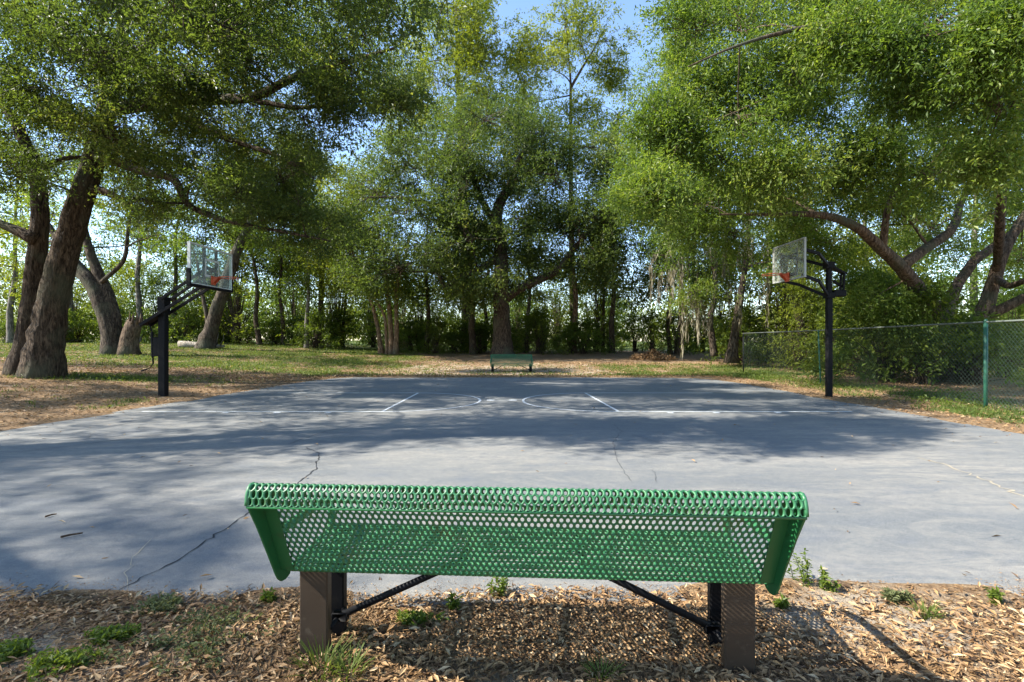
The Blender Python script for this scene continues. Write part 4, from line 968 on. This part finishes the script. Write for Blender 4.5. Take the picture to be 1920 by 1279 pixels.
# ------------------------------------------------------------------ chain link fence
def fence():
    path = [(9.45, 8.0), (9.9, 10.7), (10.0, 16.6), (10.8, 23.9)]
    root = empty('chain_link_fence', (path[1][0], path[1][1], 0)); tag(root, 'green chain link fence with a top rail running back beside the court', 'fence')
    o = np.array([path[1][0], path[1][1], 0.0]); tops = [1.80, 1.80, 1.74, 1.74]
    rail = MB()
    rail.tube([np.array([x, y, t])-o for (x, y), t in zip(path, tops)], .021, 8); rail.build('top_rail', M['railgrey'], root, True)
    for i, (x, y) in enumerate(path):
        mb = MB(); b = float(hfun(x, y))
        if i == 2: P = [(x+.02, y, b-.2), (x-.03, y, .7), (x-.16, y-.15, 1.74)]; r = .022
        else: P = [(x, y, b-.2), (x, y, tops[i])]; r = (.03, .038, .02, .032)[i]
        mb.tube(np.array(P)-o, r, 10)
        if i == 1:
            mb.tube(np.array([(x, y, 1.8), (x, y, 1.86)])-o, [.043, .02], 10)
        mb.build('post', M['fencegreen'] if i != 3 else M['blackmetal'], root, True)
    s = np.r_[0, np.cumsum([math.dist(a, b) for a, b in zip(path[:-1], path[1:])])]
    def pos(u, z):
        return np.array([np.interp(u, s, [p[0] for p in path]), np.interp(u, s, [p[1] for p in path]), z])-o
    mb = MB(); H0, H1 = .06, 1.76; p = .095
    for sg in (1, -1):
        u = -H1
        while u < s[-1]+H1:
            a0, a1 = (u, u+(H1-H0)) if sg > 0 else (u+(H1-H0), u)
            z0, z1 = H0, H1; L0, L1 = 0, s[-1]
            def clipu(a0, z0, a1, z1):
                t0, t1 = 0., 1.; d = a1-a0
                for lim, s_ in ((L0, 1), (L1, -1)):
                    f0, f1 = s_*(a0-lim), s_*(a1-lim)
                    if f0 < 0 and f1 < 0: return None
                    if f0 < 0: t0 = max(t0, f0/(f0-f1))
                    if f1 < 0: t1 = min(t1, f0/(f0-f1))
                return (a0+d*t0, z0+(z1-z0)*t0, a0+d*t1, z0+(z1-z0)*t1) if t1 > t0 else None
            q = clipu(a0, z0, a1, z1)
            if q:
                k = 5; uu = np.linspace(q[0], q[2], k); zz = np.linspace(q[1], q[3], k)
                mb.tube([pos(x, z)+np.array([sg*.003+.03*math.sin(x*1.1)*math.sin(z*1.7), 0, 0]) for x, z in zip(uu, zz)], np.where(uu < 4.2, .0024, .0012), 3, False)
            u += p
    mb.build('wire_mesh', M['fencewire'], root)
fence()

# ------------------------------------------------------------------ log, brush pile, sticks
def log():
    c = at(365, 655, 33); c[2] = float(hfun(c[0], c[1]))+.12; root = empty('fallen_log', c); tag(root, 'pale grey fallen log lying on the lawn under the grey leaning trunk', 'log')
    rn = np.random.default_rng(8); mb = MB()
    mb.tube([(-1.0, 0, .08), (-.5, .1, .1), (.2, .1, .05), (1.0, 0, .0), (1.8, .2, -.02)], [.26, .24, .2, .16, .08], 10, True, rn, .12)
    mb.tube([(-1.0, .6, .0), (.1, .5, .05), (1.2, .5, .15)], [.1, .14, .08], 8, True, rn, .12)
    mb.build('trunk', M['wood'], root, True)
    mb = MB()
    for k in range(5): mb.tube([(.4+.3*k, .1, .05), (.5+.3*k+rn.uniform(-.2, .2), .0, .3+.2*rn.random()), (.7+.3*k, -.1, .4+.4*rn.random())], [.06, .04, .015], 5, True, rn, .1)
    mb.build('branch_stubs', M['barkgrey'], root, True)
log()
def brush():
    c = at(1222, 655, 32); c[2] = float(hfun(c[0], c[1])); root = empty('brush_pile', c); tag(root, 'heap of reddish brown dead branches and leaves at the edge of the woods', 'brush pile')
    rn = np.random.default_rng(18); lv = Leaves(); mb = MB()
    for k in range(70):
        a = rn.uniform(0, 6.28); r = 1.2*rn.random()**.5; p = np.array([r*math.cos(a)*1.15, r*math.sin(a)*.8, .62*(1-r/1.25)*rn.random()+.02])
        spray(lv, rn, p, rdir(rn, 1)[0], .22, 26, .16, .42+rn.normal(0, .15), .6)
        q = p+rdir(rn, 1)[0]*np.array([.8, .8, .3]); mb.tube([p, (p+q)/2+rdir(rn, 1)[0]*.06, q], [.018, .014, .005], 4)
    mesh_obj('dead_leaves', lv.mesh('dead_leaves', M['litter']), root); mb.build('dead_branches', M['barkred'], root)
brush()
def stick(name, pix, r, label, mat):
    P = []
    for px, py in pix:
        d = HCAM*FPX/(py-HOR); P.append(((px-CX)*d/FPX, d, .006+r))
    mb = MB(); rn = np.random.default_rng(3); o = np.array(P[0])
    mb.tube(np.array(P)-o, np.linspace(r, r*.6, len(P)), 6, True, rn, .2)
    ob = mb.build(name, mat); ob.location = o; tag(ob, label, 'stick', None)
stick('fallen_stick', [(114, 1011), (130, 1007), (155, 1003)], .009, 'short brown stick lying on the near left part of the court', M['twig'])
stick('fallen_stick', [(85, 972), (97, 968), (106, 967)], .008, 'small dark bark scrap behind the brown stick on the court', M['twig'])
stick('fallen_stick', [(545, 1150), (547, 1180), (541, 1205)], .007, 'thin curved pale twig on the leaf litter left of the bench post', M['wood'])
stick('fallen_stick', [(855, 1170), (870, 1195), (872, 1220), (878, 1240)], .006, 'pale bent twig lying in the bench shadow', M['wood'])
stick('fallen_stick', [(1372, 1276), (1388, 1266), (1412, 1264)], .011, 'reddish bark piece at the foot of the right bench post', M['twig'])

# ------------------------------------------------------------------ leaf litter and grass (uncountable)
def scatter(fn_density, x0, x1, y0, y1, n, rn):
    x = rn.uniform(x0, x1, n); y = rn.uniform(y0, y1, n); k = rn.random(n) < fn_density(x, y); return x[k], y[k]
def litter():
    rn = np.random.default_rng(77); lv = Leaves()
    def put(x, y, L, lift, tb=.5, zc=None):
        n = len(x); z = hfun(x, y) if zc is None else zc
        P = np.stack([x, y, z+rn.uniform(.001, lift, n)], 1); a = rn.uniform(0, 6.28, n)
        D = np.stack([np.cos(a), np.sin(a), rn.normal(.04, .28, n)], 1); Nv = rdir(rn, n)*.6; Nv[:, 2] += 1
        ln = L*rn.uniform(.5, 1.35, n); tt = tb+rn.normal(0, .27, n)
        lv.add(P, D, Nv, ln, ln*rn.uniform(.22, .40, n), tt)
    def dn(x, y): return np.clip(zones(x, y)[1]*1.15, 0, 1)*(1-court_in(x, y, 0.05))*(1-.75*sstep(2.62, 2.8, y)*sstep(1.2, 1.9, x)*sstep(-.3, .3, fbm(x, y, 3, 31)+.15))
    x, y = scatter(dn, -3.3, 3.5, 1.3, 3.05, 56000, rn); put(x, y, .044, .024, .56, np.maximum(hfun(x, y), np.where(court_in(x, y, .1) > .05, .004, -1)))
    x, y = scatter(dn, -3.3, 3.5, 1.3, 3.05, 60000, rn); put(x, y, .018, .012, .45, np.maximum(hfun(x, y), np.where(court_in(x, y, .1) > .05, .004, -1)))
    x, y = scatter(dn, -3.3, 3.5, 1.3, 3.0, 3200, rn); n = len(x)
    P = np.stack([x, y, hfun(x, y)+rn.uniform(.008, .03, n)], 1); a = rn.uniform(0, 6.28, n); D = np.stack([np.cos(a), np.sin(a), rn.normal(0, .12, n)], 1)
    Nv = np.zeros((n, 3)); Nv[:, 2] = 1; ln = rn.uniform(.05, .15, n); lv.add(P, D, Nv, ln, rn.uniform(.003, .006, n), .35+rn.normal(0, .25, n))
    x = rn.uniform(-8, 7.8, 14000); y = near_edge(x)+np.abs(rn.normal(0, .09, 14000))*(.4+.6*(fbm(x, x*0, 2.5, 61)+1)); put(x, y, .014, .006, .45, np.full(len(x), .004))
    def dl_(x, y): g, l = zones(x, y); return np.clip(l*(1-.75*g), 0, 1)*(1-court_in(x, y, 0.0))
    x, y = scatter(dl_, -16, -7, 3, 20, 26000, rn); put(x, y, .075, .03, .42)
    x, y = scatter(dl_, 7.3, 16, 3, 22, 30000, rn); put(x, y, .075, .03, .46)
    x, y = scatter(dl_, -8, 9, 19.3, 30, 26000, rn); put(x, y, .10, .03, .52)
    x, y = scatter(dl_, -30, -5, 17, 34, 34000, rn); put(x, y, .12, .03, .45)
    # leaves blown onto the court, thickest along its edges
    def dc_(x, y):
        l, r = court_edges(y); e = np.minimum(np.minimum(x-l, r-x), np.minimum(y-near_edge(x), far_edge(x)-y))
        return np.where(e > 0.03, .015+.85*np.exp(-np.clip(e, 0, 9)/.16)+.10*np.exp(-e/.9), 0)
    x, y = scatter(dc_, -8.8, 8.2, 2.8, 19.6, 16000, rn); put(x, y, .06, .012, .5, np.full(len(x), .005))
    o = mesh_obj('leaf_litter', lv.mesh('leaf_litter', M['litter'], .22, .05)); tag(o, 'dry tan oak leaves littering the ground round the court', 'leaf litter', None, 'stuff')
litter()
def blades(name, label, x, y, hgt, wid, rn, tb, per=5, spread=.05, lean=.5, mat='grass', z=None):
    lv = Leaves(); n = len(x)
    for k in range(per):
        a = rn.uniform(0, 6.28, n); P = np.stack([x+rn.normal(0, spread, n), y+rn.normal(0, spread, n), np.zeros(n)], 1); P[:, 2] = hfun(P[:, 0], P[:, 1])-.01
        D = np.stack([np.cos(a)*lean, np.sin(a)*lean, np.full(n, 1.0)], 1)+rn.normal(0, .2, (n, 3)); Nv = np.stack([-np.cos(a), -np.sin(a), np.full(n, .5)], 1)
        L = hgt*rn.uniform(.5, 1.3, n); lv.add(P, D, Nv, L, np.maximum(wid*rn.uniform(.6, 1.3, n), L*.05), tb+rn.normal(0, .2, n))
    return mesh_obj(name, lv.mesh(name, M[mat], .1, .25))
def grass():
    rn = np.random.default_rng(55)
    def dg(x, y): return zones(x, y)[0]**1.2*(1-court_in(x, y, -.05))
    x, y = scatter(dg, 7.6, 13, 5, 26, 15000, rn); x2, y2 = scatter(dg, -16, -8, 6, 20, 13000, rn)
    o = blades('grass', '', np.r_[x, x2], np.r_[y, y2], .11, .016, rn, .45, 5, .06); tag(o, 'short weedy grass along the court edges and fence foot', 'grass', None, 'stuff')
    x, y = scatter(dg, -34, 14, 19, 40, 60000, rn)
    o = blades('lawn_grass', '', x, y, .12, .03, rn, .55, 4, .12); tag(o, 'sunlit green lawn behind the court under the trees', 'grass', None, 'stuff')
def sprigs():
    rn = np.random.default_rng(58)
    def d(x, y): return sstep(.05, .6, fbm(x, y, 2.2, 71)+.35*sstep(-.9, -2, x))*(1-court_in(x, y, 0))*np.where(x < -.75, 1, .22)*(np.abs(x) < 3.2)
    x, y = scatter(d, -3.3, 3.3, 1.5, 2.85, 3000, rn)
    o = blades('sparse_grass', '', x, y, .035, .004, rn, .55, 4, .018, .8, 'sage'); tag(o, 'sparse grey green grass sprigs in the leaf litter by the bench', 'grass', None, 'stuff')
grass(); sprigs()
def cover():
    rn = np.random.default_rng(66); lv = Leaves()
    def d1(x, y): return sstep(.0, .5, fbm(x, y, 1.2, 51))*sstep(8.4, 9.0, x)*(1-sstep(11, 12.5, x))*.9
    def d2(x, y): return np.exp(-(((x+12.6)/2.6)**2+((y-16.3)/1.0)**2))*.9+.5*sstep(.35, .7, fbm(x, y, .9, 8))*sstep(-8.3, -9, x)*(y < 13)
    for (d, a, n) in ((d1, (8.3, 12.5, 7.5, 23), 26000), (d2, (-18, -8, 7.5, 18.5), 14000)):
        x, y = scatter(d, *a, n, rn); n = len(x)
        P = np.stack([x, y, hfun(x, y)+.14*rn.random(n)**1.5*(1+fbm(x, y, 2, 9))], 1); D = rdir(rn, n); D[:, 2] = np.abs(D[:, 2])*.6
        Nv = rdir(rn, n)*.6; Nv[:, 2] += 1; L = .06*rn.uniform(.6, 1.4, n); lv.add(P, D, Nv, L, L*.5, .5+rn.normal(0, .18, n))
    o = mesh_obj('ground_cover', lv.mesh('ground_cover', M['shrub'])); tag(o, 'low leafy green ground cover along the fence foot and by the huge oak', 'ground cover', None, 'stuff')
cover()

# ------------------------------------------------------------------ weeds near the bench
def weed(px, py, label, kind, size, seed, zoff=0):
    d = (HCAM-.035)*FPX/(py-HOR); x = (px-CX)*d/FPX; rn = np.random.default_rng(seed)
    root_z = float(hfun(x, d)) if not court_in(np.array(x), np.array(d)) > .5 else 0.0
    lv = Leaves(); sb = MB()
    if kind == 'tuft':
        n = 90; a = rn.uniform(0, 6.28, n); r = size*.5*rn.random(n)**.7
        P = np.stack([r*np.cos(a), r*np.sin(a), np.zeros(n)-.01], 1); D = np.stack([np.cos(a)*.5, np.sin(a)*.5, np.ones(n)], 1)+rn.normal(0, .25, (n, 3))
        L = size*rn.uniform(.4, 1.2, n); lv.add(P, D, np.stack([-np.cos(a), -np.sin(a), .5*np.ones(n)], 1), L, np.full(n, .006), .62+rn.normal(0, .15, n)); mat = 'grass'
    elif kind == 'stem':
        for k in range(5):
            a = rn.uniform(0, 6.28); h = size*rn.uniform(.5, 1); b = rn.normal(0, size*.12, 2)
            q = np.array([(b[0], b[1], -.01), (b[0]+.1*size*math.cos(a), b[1]+.1*size*math.sin(a), h*.5), (b[0]+.28*size*math.cos(a), b[1]+.28*size*math.sin(a), h)])
            sb.tube(q, [.003, .0022, .001], 4)
            for t in np.linspace(.2, 1, 9):
                p = q[0]*(1-t)**2+q[1]*2*t*(1-t)+q[2]*t*t; m = 3
                lv.add(np.repeat(p[None], m, 0), rdir(rn, m)*np.array([1, 1, .5])+np.array([0, 0, .25]), rdir(rn, m)*.4+np.array([0, 0, 1.]), np.full(m, .035)*rn.uniform(.6, 1.2, m), np.full(m, .014), .55+rn.normal(0, .15, m))
        mat = 'shrub'
    else:                                                # low creeping patch
        n = 900; a = rn.uniform(0, 6.28, n); r = size*rn.random(n)**.6*(1+.35*np.sin(3*a+seed)); ok = fbm(r*np.cos(a), r*np.sin(a), 14, seed) > -.15
        a, r = a[ok], r[ok]; n = len(a)
        P = np.stack([r*np.cos(a)*1.2, r*np.sin(a)*.75, np.zeros(n)], 1); P[:, 2] = hfun(P[:, 0]+x, P[:, 1]+d)-root_z+rn.uniform(.0, .05, n)
        D = rdir(rn, n); D[:, 2] = np.abs(D[:, 2])*.7+.1; L = .026*rn.uniform(.5, 1.3, n)
        lv.add(P, D, rdir(rn, n)*.5+np.array([0, 0, 1.]), L, L*.42, (.6 if kind == 'patch' else .5)+rn.normal(0, .15, n)); mat = 'shrub' if kind == 'patch' else 'sage'
    nm = {'tuft': 'grass_tuft', 'stem': 'weed_plant'}.get(kind, 'creeping_weed')
    root = empty(nm, (x, d, root_z)); tag(root, label, 'weed', 'weeds round the near bench')
    if sb.n: sb.build('stem', M['grass'], root)
    mesh_obj('leaves', lv.mesh('leaves', M[mat], .1, .25), root)
for i, a in enumerate([
    (605, 1262, 'tall bright grass tuft at the foot of the left bench post', 'tuft', .15), (650, 1272, 'pale grass tuft just right of the left bench post', 'tuft', .12),
    (785, 1162, 'green leafy weed under the bench beside the left brace', 'patch', .085), (850, 1128, 'thin leafy weed above the left brace end', 'stem', .10), (940, 1104, 'wispy weed at the court edge below the middle of the bench', 'stem', .11),
    (1130, 1268, 'dim green grass tuft in the bench shadow', 'tuft', .09), (1497, 1085, 'tall weed stalk behind the right end of the bench', 'stem', .20), (1550, 1098, 'bushy weed at the court edge right of the bench', 'stem', .11), (1735, 1150, 'thin grass tuft growing out of the sandy edge right of the bench', 'tuft', .10),
    (1868, 1122, 'small bright weed at the far right of the court edge', 'stem', .07), (1680, 1118, 'flat little weed on the sand between bench and far right weed', 'creep', .05),
    (400, 1180, 'broad grey green creeping weed patch left of the bench', 'creep', .26), (330, 1240, 'dense creeping weed patch at the bottom left', 'creep', .20), (210, 1212, 'leafy green weed left of the creeping patches', 'patch', .08),
    (110, 1266, 'bright low weed patch at the bottom left corner', 'patch', .11), (30, 1235, 'green weed at the left picture edge', 'patch', .09), (310, 1135, 'sparse weed at the court edge left of the bench', 'creep', .12), (505, 1118, 'thin weeds by the court edge behind the left end of the bench', 'stem', .06), (1465, 1135, 'tiny green sprout right of the right bench post', 'stem', .05)]):
    weed(*a, seed=300+i)

# ------------------------------------------------------------------ light, sky, camera
to_sun = -SUNV
el = math.asin(to_sun.z); az = math.atan2(to_sun.x, to_sun.y)
W = bpy.data.worlds.new('World'); S.world = W; W.use_nodes = True
nt = W.node_tree; sky = nt.nodes.new('ShaderNodeTexSky'); sky.sky_type = 'NISHITA'; sky.sun_disc = False
sky.sun_elevation = el; sky.sun_rotation = az; sky.air_density = 1.0; sky.dust_density = 0.25; sky.ozone_density = 2.4
bg = nt.nodes['Background']; bg.inputs[1].default_value = 0.12; nt.links.new(sky.outputs[0], bg.inputs[0])
sd = bpy.data.lights.new('Sun', 'SUN'); sd.energy = 4.6; sd.angle = math.radians(0.53); sd.color = (1.0, 0.94, 0.83)
so = bpy.data.objects.new('Sun', sd); COL.objects.link(so); so.rotation_euler = SUNV.to_track_quat('-Z', 'Y').to_euler()
cd = bpy.data.cameras.new('Camera'); cd.lens = 18.0; cd.sensor_width = 36.0; cd.clip_start = 0.05; cd.clip_end = 2000
cd.shift_y = (HOR-639.5)/1920*-1*-1
co = bpy.data.objects.new('Camera', cd); COL.objects.link(co); co.location = (0, 0, HCAM); co.rotation_euler = (math.pi/2, 0, 0); S.camera = co
vs = S.view_settings; vs.view_transform = 'Standard'; vs.look = 'None'; vs.exposure = 1.76; vs.gamma = 1.0
cy = S.cycles
cy.max_bounces = 12; cy.diffuse_bounces = 8; cy.glossy_bounces = 2; cy.transmission_bounces = 8; cy.transparent_max_bounces = 8
cy.use_denoising = True; cy.caustics_reflective = False; cy.caustics_refractive = False
